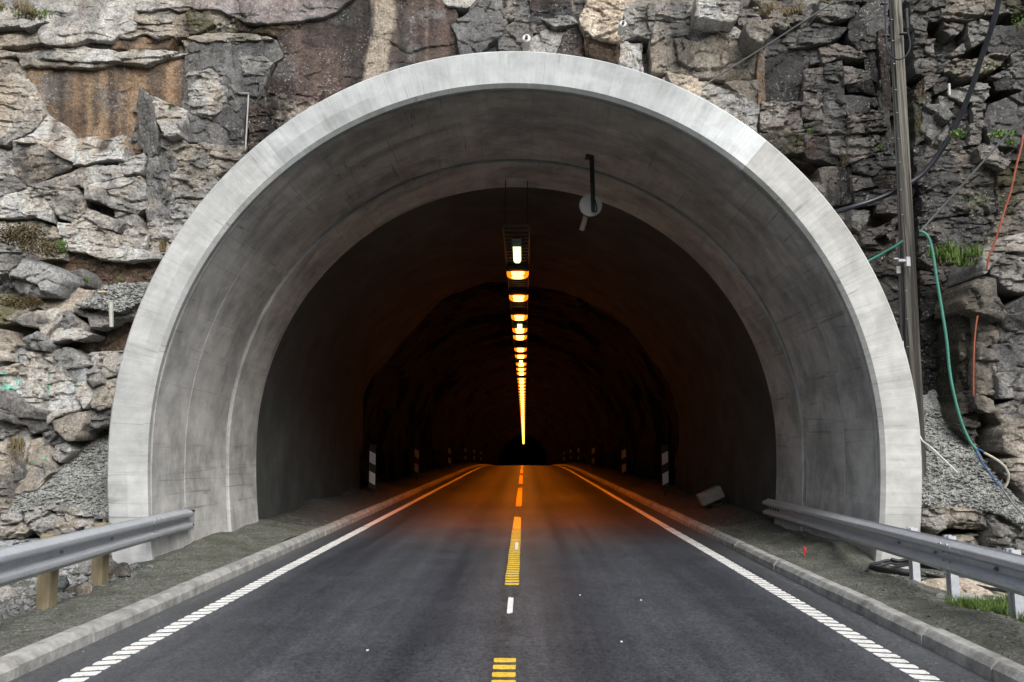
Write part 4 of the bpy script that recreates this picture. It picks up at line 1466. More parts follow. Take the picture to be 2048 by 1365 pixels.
def cliff_mesh(xs, zs, base_fn, lowres=False):
    X, Z = np.meshgrid(xs, zs, indexing='ij')
    x, z = X.ravel(), Z.ravel()
    a, e = fracture(x, z, .95, .7, 11)
    b, e2 = fracture(x, z, .34, .2, 12)
    c, e3 = fracture(x, z, .13, .1, 13)
    y = cliff_Y(x, z) + base_fn(x, z) + .11 * a + .06 * b + .03 * c + .10 * (fbm(x * 1.5, z * 1.5, 14, 5) - .5)
    y = y + .10 * np.clip(1 - e / .05, 0, 1)
    col = np.zeros((len(x), 3))
    near = np.zeros(len(x), dtype=int)
    wx = x + .3 * (fbm(x * 2, z * 2, 90, 3) - .5)
    wz = z + .3 * (fbm(x * 2, z * 2, 91, 3) - .5)
    for i0 in range(0, len(x), 20000):
        s = slice(i0, i0 + 20000)
        D = (wx[s, None] - FA[:, 0]) ** 2 + (wz[s, None] - FA[:, 1]) ** 2
        near[s] = D.argmin(1)
    kk = np.array([list(KEYS).index(k) for k in FK])[near]
    far = np.abs(x) > 9
    kk = np.where(far, np.where(vnoise(x * .4, z * .4, 3) > .5, 1, 2), kk)
    for i, k in enumerate(KEYS):
        m = kk == i
        if m.any():
            col[m] = rock_col(k if k != 'gv' else 'g', x[m], z[m])
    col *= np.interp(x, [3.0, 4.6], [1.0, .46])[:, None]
    V = np.stack([x, y, z], 1)
    F = grid_faces(len(xs), len(zs))
    # leave the bore open
    cx, cz = V[F, 0].mean(1), V[F, 2].mean(1)
    keep = ~((cx ** 2 + (cz - ZC) ** 2 < 5.12 ** 2) | ((np.abs(cx) < 5.05) & (cz < ZC)))
    return V, F[keep], col


V, F, c = cliff_mesh(np.arange(-8.6, 8.6, .034), np.arange(-.3, 9.4, .034), lambda x, z: .20 + .0 * x)
mesh_obj("cliff_face", V, F, M_ROCK, cliff, col=c)
V, F, c = cliff_mesh(np.arange(-70, 70.1, .5), np.arange(-1.0, 30, .5), lambda x, z: .75 + .0 * x + 2.2 * (fbm(x * .12, z * .12, 40, 3) - .5) * np.clip((np.abs(x) - 8) / 6, 0, 1) + .18 * np.clip(z - 9, 0, None))
mesh_obj("cliff_mass", V, F, M_ROCK, cliff, col=c)

# ================================================================== THINGS
# ---- guard rails
def beam_section():
    half = [(.000, .004), (.022, .005), (.028, .011), (.054, .070), (.062, .080), (.070, .083), (.100, .083), (.108, .080), (.116, .070), (.142, .012), (.150, .004), (.160, .000)]
    half = [(h, d * 1.12) for h, d in half]
    s = [(h, d) for h, d in reversed(half)] + [(-h, d) for h, d in half[1:]]
    return s                                                    # (height, depth towards the road)


def guard_rail(name, label, path, sgn, posts, post_kind, lap_y):
    """path: list of (x, y, z) of the beam's back centre, nearest first.  sgn: -1 left rail, +1 right rail"""
    root = tag(empty(name, (path[-1][0], path[-1][1], 0)), label, "guard rail", "guard rails at the tunnel mouth")
    P = catmull(path, 10)
    sec = beam_section()
    m = len(sec)
    V, F = [], []
    for i, p in enumerate(P):
        t = P[min(i + 1, len(P) - 1)] - P[max(i - 1, 0)]
        t[2] = 0
        t = t / np.linalg.norm(t)
        nrm = np.array([-t[1], t[0], 0.0]) * (1 if sgn > 0 else -1)   # towards the road
        for th in (0, -.004):
            for h, d in sec:
                V.append(tuple(p + nrm * (d + th) + np.array([0, 0, h])))
    n = len(P)
    for i in range(n - 1):
        for k in range(m - 1):
            a, b = i * 2 * m + k, (i + 1) * 2 * m + k
            F.append((a, a + 1, b + 1, b))
            F.append((a + m, b + m, b + m + 1, a + m + 1))
        for k in (0, m - 1):
            a, b = i * 2 * m + k, (i + 1) * 2 * m + k
            F.append((a, b, b + m, a + m))
    for i in (0, n - 1):
        for k in range(m - 1):
            a = i * 2 * m + k
            F.append((a, a + 1, a + 1 + m, a + m))
    beam = mesh_obj("beam", V, F, M_GALV, root)

    def on(y):
        for a, b in zip(P[:-1], P[1:]):
            if (a[1] - y) * (b[1] - y) <= 0 and a[1] != b[1]:
                q = a + (b - a) * (y - a[1]) / (b[1] - a[1])
                t = (b - a) / np.linalg.norm(b - a)
                return q, np.array([-t[1], t[0], 0.0]) * (1 if sgn > 0 else -1), t
        return None
    for y in posts:
        q, nrm, t = on(y)
        c = q - nrm * .09
        if post_kind == "wood":
            V, F = box((c[0], c[1], .24 + .02), (.125, .15, 1.0), .008)
            # set the top above the beam and the foot in the ground
            V = [(x, yy, z if z > .3 else -.25) for x, yy, z in V]
            V = [(x, yy, z + (q[2] + .17 - .76 if z > .3 else 0)) for x, yy, z in V]
            mesh_obj("post", V, F, M_POST, root, smooth=False)
        else:
            w, dpt, th = .115, .075, .007                       # rolled C section, open to the side
            sect = [(-w / 2, .0), (-w / 2, dpt), (-w * .18, dpt), (-w * .14, dpt - .018), (w * .14, dpt - .018), (w * .18, dpt), (w / 2, dpt), (w / 2, 0), (w / 2 - th, 0), (w / 2 - th, dpt - th), (w * .2, dpt - th), (w * .16, dpt - .018 - th), (-w * .16, dpt - .018 - th), (-w * .2, dpt - th), (-w / 2 + th, dpt - th), (-w / 2 + th, 0)]
            V = []
            for z in (-.25, q[2] + .165):
                for u, d in sect:
                    V.append((c[0] + u * t[0] + (d - dpt) * nrm[0], c[1] + u * t[1] + (d - dpt) * nrm[1], z))
            k = len(sect)
            F = [(i, (i + 1) % k, k + (i + 1) % k, k + i) for i in range(k)] + [tuple(range(k, 2 * k)), tuple(range(k - 1, -1, -1))]
            mesh_obj("post", V, F, M_GALV, root, smooth=False)
        V, F = merge(disc(q + nrm * .012, nrm, .017, .014, 8), disc(q + nrm * .026, nrm, .008, .012, 6))
        mesh_obj("bolt", V, F, M_STEEL, beam, smooth=False)
    # lap joint: the next beam length overlaps by a hand's breadth, with its splice bolts
    for y in lap_y:
        V, F = [], []
        for k in range(5):
            q, nrm, t = on(y - .17 + .085 * k)
            for th in (.0045, .0015):
                for h, d in sec:
                    V.append(tuple(q + nrm * (d + th) + np.array([0, 0, h * 1.012])))
        for i in range(4):
            for k in range(m - 1):
                a, b = i * 2 * m + k, (i + 1) * 2 * m + k
                F.append((a, a + 1, b + 1, b))
        for i in (0, 4):
            for k in range(m - 1):
                a = i * 2 * m + k
                F.append((a, a + 1, a + 1 + m, a + m))
        mesh_obj("splice", V, F, M_GALV, beam)
        q, nrm, t = on(y)
        for du in (-.07, .07):
            for dh, dd in ((.045, .058), (-.045, .058), (.115, .08), (-.115, .08)):
                pnt = q + t * du + nrm * (dd - .004) + np.array([0, 0, dh])
                V, F = disc(pnt, nrm, .014, .012, 8)
                mesh_obj("bolt", V, F, M_STEEL, beam, smooth=False)
    return root, beam, P, on


L_path = [(-3.86, 2.0, .63), (-4.02, 5.0, .60), (-4.17, 7.0, .585), (-4.40, 9.2, .56), (-4.60, 11.2, .535), (-4.655, 12.0, .525)]
railL, beamL, PL, onL = guard_rail("guard_rail", "grey corrugated steel guard rail on timber posts at the left", L_path, -1, [8.05, 9.3, 5.6], "wood", [10.6])
# end plate bolted to the lining
V, F = box((-4.672, 12.1, .53), (.012, .42, .36), .004)
mesh_obj("end_plate", V, F, M_GALV, railL, smooth=False)
for dy in (.10, .14):
    for dz in (-.1, .1):
        V, F = disc((-4.664, 12.1 + dy, .53 + dz), (1, 0, 0), .016, .02, 8)
        mesh_obj("bolt", V, F, M_DARK, railL, smooth=False)
R_path = [(3.80, 2.0, .60), (3.96, 5.0, .58), (4.09, 6.6, .565), (4.22, 8.5, .54), (4.40, 11.0, .50), (4.50, 13.2, .48), (4.555, 15.3, .46)]
railR, beamR, PR, onR = guard_rail("guard_rail", "grey corrugated steel guard rail on steel posts at the right", R_path, 1, [7.2, 8.4, 9.35, 5.6], "steel", [8.05])
for k in range(5):
    q, nrm, t = onR(15.2 - .16 * k)
    V, F = disc(q + nrm * .012, nrm, .018, .016, 8)
    mesh_obj("bolt", V, F, M_DARK, beamR, smooth=False)

# ---- utility pole with its fittings
def pole():
    base = at(1834, 905, 12.0)
    top_px = at(1787, 0, 12.0)
    bx_, by_ = base[0], 12.0
    tx = at(1778, -140, 12.0)[0]
    h0, h1 = -.2, 9.6
    root = tag(empty("utility_pole", (bx_, by_, h0)), "weathered grey wooden utility pole standing right of the portal", "utility pole")
    V, F = [], []
    n, m = 40, 48
    for i in range(m):
        z = h0 + (h1 - h0) * i / (m - 1)
        xx = bx_ + (at(1790, 0, 12.0)[0] - bx_) * (z - 1.5) / (at(1790, 0, 12.0)[2] - 1.5)
        r = .122 - .0040 * (z - h0)
        for k in range(n):
            w = 2 * math.pi * k / n
            rr = r * (1 + .05 * (float(vnoise(np.array([k * .7]), np.array([z * .25]), 5)[0]) - .5) - .035 * (float(vnoise(np.array([k * 1.9]), np.array([z * .15 + 3]), 6)[0]) > .72))
            V.append((xx + rr * math.cos(w), by_ + rr * math.sin(w), z))
    for i in range(m - 1):
        for k in range(n):
            F.append((i * n + k, i * n + (k + 1) % n, (i + 1) * n + (k + 1) % n, (i + 1) * n + k))
    F.append(tuple((m - 1) * n + k for k in range(n)))
    shaft = mesh_obj("shaft", V, F, M_POLE, root)
    # dark conductor stapled up the left side
    def px_on(py, off, dy=-.06):
        # point on the pole's left flank at image height py
        lx = np.interp(py, [0, 300, 600, 900], [1780, 1797, 1812, 1819]) + off
        return at(lx, py, 12.0 + dy)
    P = [px_on(y, -1) for y in range(0, 900, 60)]
    V, F = tube(catmull(P, 3), .014, 6)
    cond = mesh_obj("earth_conductor", V, F, M_DARK, root)
    for y in (40, 82, 128, 180, 226, 278, 325, 380, 430, 484, 582, 638, 694):
        q = px_on(y, 1, -.075)
        V, F = box(q, (.03, .02, .010), .003)
        mesh_obj("staple", V, F, M_STEEL, root, smooth=False)
    # looped jumper near the top
    P = [at(a, b, 11.80) for a, b in ((1770, 0), (1771, 40), (1772, 75), (1774, 100), (1784, 114), (1797, 120), (1810, 114), (1818, 102), (1820, 85), (1815, 60), (1813, 18))]
    V, F = tube(catmull(P, 6), .012, 6)
    mesh_obj("cable_loop", V, F, M_BLUEBLACK, root)
    P = [at(1813, 18, 11.8), at(1815, 58, 11.8)]
    V, F = tube(P, .022, 8)
    mesh_obj("cable_boot", V, F, M_DARK, root)
    for a, b in ((1772, 72), (1768, 8), (1806, 68)):
        q = at(a, b, 11.82)
        V, F = box(q, (.10, .06, .022), .005)
        mesh_obj("bracket", V, F, M_DARK, root, smooth=False)
    # galvanised clamp
    q = at(1806, 522, 11.80)
    V, F = merge(box(q, (.16, .06, .05), .01), box(q + np.array([.06, 0, -.02]), (.07, .08, .15), .01), box(q + np.array([-.10, 0, .03]), (.07, .03, .03), .006))
    mesh_obj("clamp", V, F, M_STEEL, root, smooth=False)
    q = at(1822, 792, 11.82)
    V, F = box(q, (.05, .06, .18), .01)
    mesh_obj("clamp", V, F, M_STEEL, root, smooth=False)
    # thin dark conduit and its two white tags
    P = [at(1797, 482, 11.95), at(1799, 560, 11.95), at(1803, 690, 11.95), at(1806, 800, 11.95)]
    V, F = tube(catmull(P, 4), .014, 6)
    mesh_obj("conduit", V, F, M_DARK, root)
    for a, b, hh in ((1797, 540, .105), (1803, 687, .065)):
        q = at(a, b, 11.92)
        V, F = box(q, (.055, .02, hh), .003)
        mesh_obj("white_tag", V, F, M_PALE, root, smooth=False)


pole()


def cable(name, label, pts, r, mat, cat, n=8):
    V, F = tube(catmull([at(a, b, y) for a, b, y in pts], 8), r, n)
    return tag(mesh_obj(name, V, F, mat), label, cat)


cable("pipe", "thick black plastic pipe sweeping down behind the pole to the ring",
      [(2003, -30, 11.1), (1996, 10, 11.2), (1985, 50, 11.3), (1963, 115, 11.5), (1940, 185, 11.7), (1912, 250, 11.9), (1880, 305, 12.05), (1845, 348, 12.15), (1800, 378, 12.2), (1750, 400, 12.25), (1700, 416, 12.3), (1650, 430, 12.5)], .038, M_BLUEBLACK, "pipe", 10)
cable("stay_wire", "thin grey wire running up to the right from the portal's crown",
      [(1405, 175, 12.1), (1440, 150, 12.05), (1520, 100, 11.8), (1600, 48, 11.5), (1690, -10, 11.2), (1740, -45, 11.0)], .013, M_WIRE, "wire")
cable("stay_wire", "pale steel wire from the green hose end up to the right edge",
      [(1842, 461, 11.75), (1880, 420, 11.65), (1950, 342, 11.4), (2010, 275, 11.2), (2060, 222, 11.0)], .014, M_WIRE, "wire")
cable("hose", "green rubber hose hanging from the pole down to the gravel",
      [(1838, 464, 11.74), (1846, 465, 11.72), (1858, 478, 11.70), (1866, 510, 11.68), (1872, 550, 11.66), (1882, 610, 11.62), (1893, 680, 11.58), (1899, 740, 11.55), (1908, 790, 11.5), (1922, 842, 11.45), (1938, 880, 11.4), (1955, 903, 11.35)], .021, M_GREEN, "hose", 10)
cable("hose", "short length of green hose between the ring and the pole",
      [(1728, 527, 12.0), (1760, 510, 11.95), (1790, 493, 11.86), (1806, 482, 11.82)], .019, M_GREEN, "hose", 10)
cable("rope", "bright blue rope tied on below the green hose",
      [(1972, 909, 11.30), (1962, 901, 11.30), (1954, 900, 11.32), (1955, 908, 11.30), (1966, 928, 11.26), (1985, 955, 11.22), (2004, 978, 11.18)], .012, M_BLUE, "rope")
cable("rope", "thin grey line continuing from the blue rope over the gravel",
      [(2003, 976, 11.18), (2020, 1000, 11.15), (2035, 1018, 11.12), (2056, 1040, 11.1)], .010, M_WIRE, "rope")
cable("hose", "pale end of hose curling against the right-hand rocks",
      [(1968, 906, 11.25), (1985, 915, 11.24), (2000, 925, 11.22), (2011, 936, 11.2), (2017, 950, 11.18), (2015, 965, 11.2), (2009, 976, 11.22)], .017, simple("pale_hose", (.38, .37, .30), .6), "hose")
cable("hose", "thin white tube slanting out from behind the ring onto gravel",
      [(1826, 845, 11.9), (1835, 862, 11.8), (1845, 882, 11.65), (1862, 895, 11.5), (1880, 912, 11.45), (1915, 946, 11.42)], .011, M_PALE, "hose")
V, F = tube(catmull([at(a, b, y) for a, b, y in [(2046, 270, 11.2), (2043, 292, 11.2), (2032, 335, 11.22), (2022, 382, 11.25), (2012, 412, 11.28), (2000, 452, 11.3), (1988, 490, 11.35), (1978, 515, 11.38), (1973, 540, 11.42)]], 6), .014, 8)
oc = tag(mesh_obj("cable", V, F, M_ORANGE), "orange cable hanging in front of the right-hand boulders, upper length", "cable")
V, F = tube(catmull([at(a, b, y) for a, b, y in [(1955, 632, 11.55), (1951, 660, 11.55), (1948, 700, 11.55), (1947, 750, 11.55), (1947, 792, 11.55)]], 6), .011, 8)
tag(mesh_obj("cable", V, F, M_ORANGE), "short rust-orange cable end below the overhanging right boulder", "cable")

# ---- coil of black cable on the verge behind the right rail
P = []
for i in range(150):
    t = i / 149
    w = 2 * math.pi * 4.3 * t
    r = .44 + .09 * math.sin(3.1 * w * .37) + .03 * math.sin(w * .5)
    cx, cy = 4.74 + .05 * math.sin(w * .23), 9.95 + .08 * math.cos(w * .31)
    x, y = cx + r * 1.15 * math.cos(w), cy + r * 1.0 * math.sin(w)
    z = float(verge_z(np.array([x]), np.array([y]), 1)[0]) + .05 + .022 * (i / 35.0) * (.6 + .4 * math.sin(w))
    P.append((x, y, z))
V, F = tube(P, .017, 7)
tag(mesh_obj("cable_coil", V, F, M_BLACK), "loose coil of black cable on the ground behind the right posts", "cable coil")
for pts, lab in (([(4.6, 9.5), (4.78, 8.9), (5.1, 8.55), (5.6, 8.35), (6.3, 8.25)], "black cable trailing from the coil past the pale slabs"),
                 ([(4.9, 8.75), (5.0, 8.3), (5.25, 8.0), (5.6, 7.95), (6.2, 7.9)], "second black cable bending across the pale slabs to the right")):
    Q = [(x, y, float(verge_z(np.array([x]), np.array([y]), 1)[0]) + .075) for x, y in pts]
    V, F = tube(catmull(Q, 8), .016, 7)
    tag(mesh_obj("cable", V, F, M_BLACK), lab, "cable")

# ---- hanging round lamp/sign on its stem, right of the crown
base = at(1181, 412, 13.1)
sg = tag(empty("ceiling_dish", (base[0], base[1], base[2])), "round pale dish on a dark stem hanging from the tunnel ceiling", "ceiling fixture")
top = at(1183, 322, 13.1)
V, F = merge(tube([(top[0], 13.08, top[2] + .10), (top[0] + .01, 13.06, base[2] + .25), (base[0] + .03, 12.98, base[2] - .12)], [.04, .038, .03], 10), box((top[0], 13.08, top[2] + .06), (.2, .2, .03), .006))
mesh_obj("stem", V, F, M_DARK, sg)
V, F = merge(tube([(base[0], 13.04, base[2]), (base[0], 13.06, base[2]), (base[0], 13.09, base[2])], [.165, .185, .185], 36))
mesh_obj("dish", V, F, M_PALE, sg, smooth=False)
V, F = tube(catmull([(base[0] + .02, 12.98, base[2] + .13), (base[0] + .07, 12.97, base[2] + .02), (base[0] + .09, 12.98, base[2] - .12), (base[0] + .03, 13.0, base[2] - .13)], 6), .011, 6)
mesh_obj("lead", V, F, M_BLACK, sg)
a, b = at(1172, 432, 13.15), at(1164, 460, 13.3)
V, F = tube([a, b], .045, 14)
mesh_obj("tube", V, F, simple("beige_plastic", (.36, .30, .23), .5), sg)

# ---- cable ladder under the crown, lamps beneath it
LZ = None
q = at(1040, 547, 17.55)
LAMP_H = q[2]
LX = 0.03
ladder = tag(empty("cable_ladder", (LX, 14.5, LAMP_H + .2)), "dark steel cable ladder running along the tunnel crown", "cable ladder")
ly0, ly1 = 14.35, 47.0
for s_ in (-1, 1):
    V, F = box((LX + s_ * .235, (ly0 + ly1) / 2, LAMP_H + .2), (.025, ly1 - ly0, .07))
    mesh_obj("side_rail", V, F, M_DARK, ladder, smooth=False)
V, F = box((LX, ly0, LAMP_H + .2), (.44, .04, .03))
rung = mesh_obj("rung", V, F, M_DARK, ladder, smooth=False, origin=(LX, ly0, LAMP_H + .2))
for i in range(1, 60):
    share(rung, (LX, ly0 + i * .28, LAMP_H + .2), ladder)
for i in range(6):
    y = 14.6 + i * 5.5
    for s_ in (-1, 1):
        V, F = tube([(LX + s_ * .2, y, LAMP_H + .2), (LX + s_ * .2, y, ZC + 4.75)], .008, 5)
        mesh_obj("hanger", V, F, M_DARK, ladder)

# sodium lamps
def stadium(w, d, n=8):
    r = d / 2
    P = []
    for k in range(n + 1):
        t = -math.pi / 2 + math.pi * k / n
        P.append((w / 2 - r + r * math.cos(t), r * math.sin(t)))
    for k in range(n + 1):
        t = math.pi / 2 + math.pi * k / n
        P.append((-w / 2 + r + r * math.cos(t), r * math.sin(t)))
    return P


def bowl(c, w, d, drop, top=0.0):
    """drop lens: stadium outline bulging downwards"""
    V, F = [], []
    st = stadium(w, d)
    n = len(st)
    rows = [(1.0, top), (1.0, -.25 * drop), (.93, -.7 * drop), (.72, -.95 * drop)]
    for k, z in rows:
        for x, y in st:
            V.append((c[0] + x * k, c[1] + y * k, c[2] + z))
    for i in range(len(rows) - 1):
        for k in range(n):
            F.append((i * n + k, i * n + (k + 1) % n, (i + 1) * n + (k + 1) % n, (i + 1) * n + k))
    F.append(tuple((len(rows) - 1) * n + k for k in range(n)))
    return V, F


ORD = ["first", "second", "third", "fourth", "fifth", "sixth", "seventh", "eighth", "ninth", "tenth", "eleventh", "twelfth", "thirteenth", "fourteenth"]
lamp_parts = None
ys = []
for off in (341, 296, 252, 221, 205, 186, 172, 157, 146, 138):
    pass
y = 17.55
i = 0
lamp_light = bpy.data.lights.new("sodium_lamp", 'AREA')
lamp_light.shape = 'RECTANGLE'
lamp_light.size, lamp_light.size_y = .42, .2
lamp_light.energy = 60
lamp_light.color = (1.0, .18, .001)
lamp_light.spread = math.radians(88)
irregular = {2: .35, 3: .25, 4: -.85, 6: -.35, 7: .25, 9: -.4, 10: .5}
while y < 186:
    zl = LAMP_H + float(zr(y))
    yy = y + irregular.get(i, 0)
    root = empty("tunnel_lamp", (LX, yy, zl))
    if i < 14:
        lab = "%s orange lamp under the crown, counted from the tunnel mouth" % ORD[i]
    else:
        lab = "far orange lamp in the merging strip of lights deep inside the tunnel"
    tag(root, lab, "tunnel lamp", "orange lamps along the tunnel crown")
    if lamp_parts is None:
        V, F = box((LX, yy, zl + .09), (.47, .36, .15), .03)
        a = mesh_obj("housing", V, F, M_DARK, root, smooth=False, origin=(LX, yy, zl))
        V, F = bowl((LX, yy, zl + .015), .47, .30, .13, .03)
        b = mesh_obj("lens_rim", V, F, M_SODRIM, root, origin=(LX, yy, zl))
        V, F = bowl((LX, yy - .045, zl - .008), .37, .24, .075, .012)
        V = [(x, y2, z) for x, y2, z in V]
        V2, F2 = bowl((LX, yy - .05, zl - .05), .30, .2, .075, .012)
        V, F = merge((V, F), (V2, F2))
        c = mesh_obj("lens", V, F, M_SOD, b, origin=(LX, yy, zl))
        lamp_parts = (a, b, c)
    else:
        a = share(lamp_parts[0], (LX, yy, zl), root)
        b = share(lamp_parts[1], (LX, yy, zl), root)
        c = share(lamp_parts[2], (LX, yy, zl), b)
    lo = bpy.data.objects.new("lamp_light", lamp_light)
    COL.objects.link(lo)
    lo.parent = root
    lo.location = (0, 0, -.14)
    i += 1
    y += 2.86

# white fluorescent fittings between them
for k, (y0, lab) in enumerate(((15.1, "bright white fluorescent tube nearest the mouth, under the cable ladder"), (25.1, "second white fluorescent tube, between the third and fourth orange lamps"), (36.2, "small third white fluorescent tube further down the lamp row"))):
    zl = LAMP_H + .06 + float(zr(y0))
    root = tag(empty("fluorescent_lamp", (LX, y0, zl)), lab, "tunnel lamp")
    V, F = box((LX, y0 + .72, zl + .05), (.19, 1.62, .06), .015)
    mesh_obj("housing", V, F, M_STEEL, root, smooth=False)
    V, F = box((LX, y0 - .06, zl - .03), (.19, .05, .1), .015)
    mesh_obj("end_cap", V, F, M_STEEL, root, smooth=False)
    V, F = box((LX, y0 + .72, zl - .02), (.145, 1.45, .09), .035)
    mesh_obj("tube_cover", V, F, M_FLUO, root)

# ---- black and white marker boards on the tunnel sides
rows = [23.4, 33.0, 47.6, 60.5, 71.0, 82.0]
near = ["nearest the mouth", "second from the mouth", "third from the mouth", "fourth from the mouth, faint", "fifth from the mouth, faint", "sixth and faintest of its row"]
proto = None
for sgn, nm in ((-1, "left"), (1, "right")):
    for i, y in enumerate(rows):
        zb = float(zr(y)) + .25
        x = sgn * 4.08
        root = tag(empty("marker_board", (x, y, zb)), "black and white marker board on the %s tunnel side, %s" % (nm, near[i]), "marker board", "marker boards along the tunnel")
        if proto is None:
            V, F = box((x, y, zb + .72), (.19, .02, 1.22), .004)
            a = mesh_obj("board", V, F, M_BOARDBLACK, root, smooth=False, origin=(x, y, zb))
            V, F = tube([(x, y + .03, zb - .3), (x, y + .03, zb + 1.0)], .025, 8)
            b = mesh_obj("stake", V, F, M_DARK, root, origin=(x, y, zb))

            def patch(z0):
                V = [(x - .085, y - .0125, z0 + .045), (x + .085, y - .0125, z0 - .045), (x + .085, y - .0125, z0 + .265), (x - .085, y - .0125, z0 + .355)]
                V += [(p[0], p[1] + .003, p[2]) for p in V]
                return V, [(0, 1, 2, 3), (7, 6, 5, 4), (0, 4, 5, 1), (1, 5, 6, 2), (2, 6, 7, 3), (3, 7, 4, 0)]
            c1 = mesh_obj("white_stripe", *patch(zb + .25), M_BOARDWHITE, a, smooth=False, origin=(x, y, zb))
            c2 = mesh_obj("white_stripe", *patch(zb + .80), M_BOARDWHITE, a, smooth=False, origin=(x, y, zb))
            proto = (a, b, c1, c2)
        else:
            a = share(proto[0], (x, y, zb), root)
            share(proto[1], (x, y, zb), root)
            for c in proto[2:]:
                share(c, (x, y, zb), a)
        root.rotation_euler = (0, 0, sgn * -.08 if False else 0)
        if sgn > 0:
            root.scale = (-1, 1, 1)

# ---- bits and pieces on the verges
g = at(1421, 992, 18.6)
root = tag(empty("concrete_block", (g[0], g[1], g[2] - .12)), "tilted pale concrete block lying by the right wall inside", "concrete block")
V, F = box((0, 0, 0), (.52, .34, .26), .02)
ca, sa = math.cos(.42), math.sin(.42)
V = [(g[0] + x * ca - z * sa, g[1] + y, g[2] + x * sa + z * ca + .0) for x, y, z in V]
mesh_obj("block", V, F, simple("pale_block_concrete", (.30, .30, .27), .85), root, smooth=False)
V, F = box((g[0] + .32, g[1] + .12, g[2] - .2), (.9, .12, .07), .01)
mesh_obj("prop", V, F, M_POST, root, smooth=False)

g = at(1608, 1093, 11.45)
gz = float(verge_z(np.array([g[0]]), np.array([11.45]), 1)[0])
V, F = merge(box((g[0], 11.45, gz + .05), (.014, .014, .15), .003), box((g[0] + .012, 11.44, gz + .09), (.03, .010, .05), .003))
tag(mesh_obj("marker_stake", V, F, M_RED, smooth=False), "small red ribbon stake at the foot of the right wall", "marker stake")

# pale slabs under the right rail
def lump(c, s, seed, n=14, mat=None, name="stone", key='lg'):
    """irregular stone: squashed, plane-cut sphere"""
    rng = np.random.default_rng(seed)
    V, F = [], []
    U = np.linspace(0, 2 * np.pi, 2 * n, endpoint=False)
    W = np.linspace(0, np.pi, n)
    A, B = np.meshgrid(U, W, indexing='ij')
    D = np.stack([np.sin(B) * np.cos(A), np.sin(B) * np.sin(A), np.cos(B)], -1).reshape(-1, 3)
    r = np.ones(len(D)) * 1.25
    for _ in range(11):
        nn = rng.normal(size=3)
        nn /= np.linalg.norm(nn)
        k = rng.uniform(.72, .98)
        dt = D @ nn
        r = np.where(dt > .05, np.minimum(r, k / np.maximum(dt, .05)), r)
    V = D * r[:, None] * np.array(s)
    V = V + .04 * np.array(s).min() * rng.normal(size=V.shape)
    V = V + np.array(c)
    N_ = 2 * n
    F = []
    for i in range(N_):
        for j in range(n - 1):
            F.append((i * n + j, i * n + j + 1, ((i + 1) % N_) * n + j + 1, ((i + 1) % N_) * n + j))
    return mesh_obj(name, V, np.array(F), mat or M_ROCK, smooth=False, col=rock_col(key, V[:, 0], V[:, 2]))


for (px, py, sx, sy, sz, key, lab) in ((1915, 1183, .36, .26, .07, 'cr', "pale pinkish flat slab between the first and second right posts"),
                                       (1968, 1190, .34, .22, .07, 'cr', "pale flat slab between the second and third right posts"),
                                       (1922, 1204, .22, .16, .06, 'lg', "small pale slab in front of the other flat slabs")):
    g = ground_at(px, py, .06)
    o = lump((g[0], g[1], float(verge_z(np.array([g[0]]), np.array([g[1]]), 1)[0]) + sz * .4), (sx, sy, sz), px, name="stone_slab", key=key)
    tag(o, lab, "stone slab", "flat slabs under the right rail")
for k, (x, y, sx, sy, sz, key, lab) in enumerate(((-4.62, 9.95, .17, .13, .11, 'tn', "rounded brownish stone beside the second timber post"), (-4.42, 8.72, .12, .10, .08, 'tn', "small stone just behind the gap between the timber posts"),
                                         (-4.95, 10.1, .20, .15, .13, 'g', "grey stone against the veined boulder behind the posts"), (-5.0, 8.35, .16, .12, .08, 'lg', "white broken stone left of the first timber post"),
                                         (-4.74, 8.9, .15, .12, .1, 'bg', "bluish broken stone left of the second timber post"))):
    o = lump((x, y, float(verge_z(np.array([x]), np.array([y]), -1)[0]) + sz * .35), (sx, sy, sz), k + 40, name="stone", key=key)
    tag(o, lab, "stone", "loose stones around the portal")

# ---- rock bolts and rods in the cliff
def rockbolt(px, py, Y, r, lab):
    q = at(px, py, Y)
    root = tag(empty("rock_bolt", q), lab, "rock bolt", "rock bolts in the cliff")
    V, F = tube([(q[0], q[1] + .3, q[2]), (q[0], q[1], q[2]), (q[0], q[1] - .012, q[2])], [r, r, r * .85], 18)
    mesh_obj("plate", V, F, M_PALE, root, smooth=False)
    V, F = disc((q[0], q[1] - .012, q[2]), (0, -1, 0), r * .35, .05, 8)
    mesh_obj("nut", V, F, M_DARK, root, smooth=False)


rockbolt(1053, 77, 12.95, .07, "round white bolt plate in the dark rock above the crown")
rockbolt(1246, 48, 12.75, .06, "round bluish bolt plate in the pale rock right of the crown")
a, b = at(497, 190, 12.8), at(491, 298, 12.55)
V, F = merge(tube([a, b], .012, 7), box(at(490, 188, 12.8), (.15, .05, .028), .01))
tag(mesh_obj("rock_rod", V, F, simple("chalky_steel", (.30, .295, .28), .8)), "pale vertical rod with a cap on the cliff left of the ring", "rod")
V, F = tube([at(1898, 168, 11.98), at(1899, 191, 11.98)], .018, 8)
tag(mesh_obj("white_rod", V, F, M_PALE), "short white stick jammed in a rock crack right of the pole", "rod")
V, F = box(at(205, 585, 11.7), (.12, .08, .03), .01)
tag(mesh_obj("wood_chip", V, F, simple("fresh_wood", (.55, .42, .28), .8), smooth=False), "pale splinter of wood on the left ledge gravel", "wood chip")
q0, q1 = at(222, 606, 11.68), at(223, 655, 11.62)
V, F = tube([q0, q1], [.035, .028], 8)
tag(mesh_obj("drill_pipe", V, F, simple("pale_pipe", (.33, .35, .31), .7)), "short pale pipe end sticking down below the left ledge gravel", "pipe")

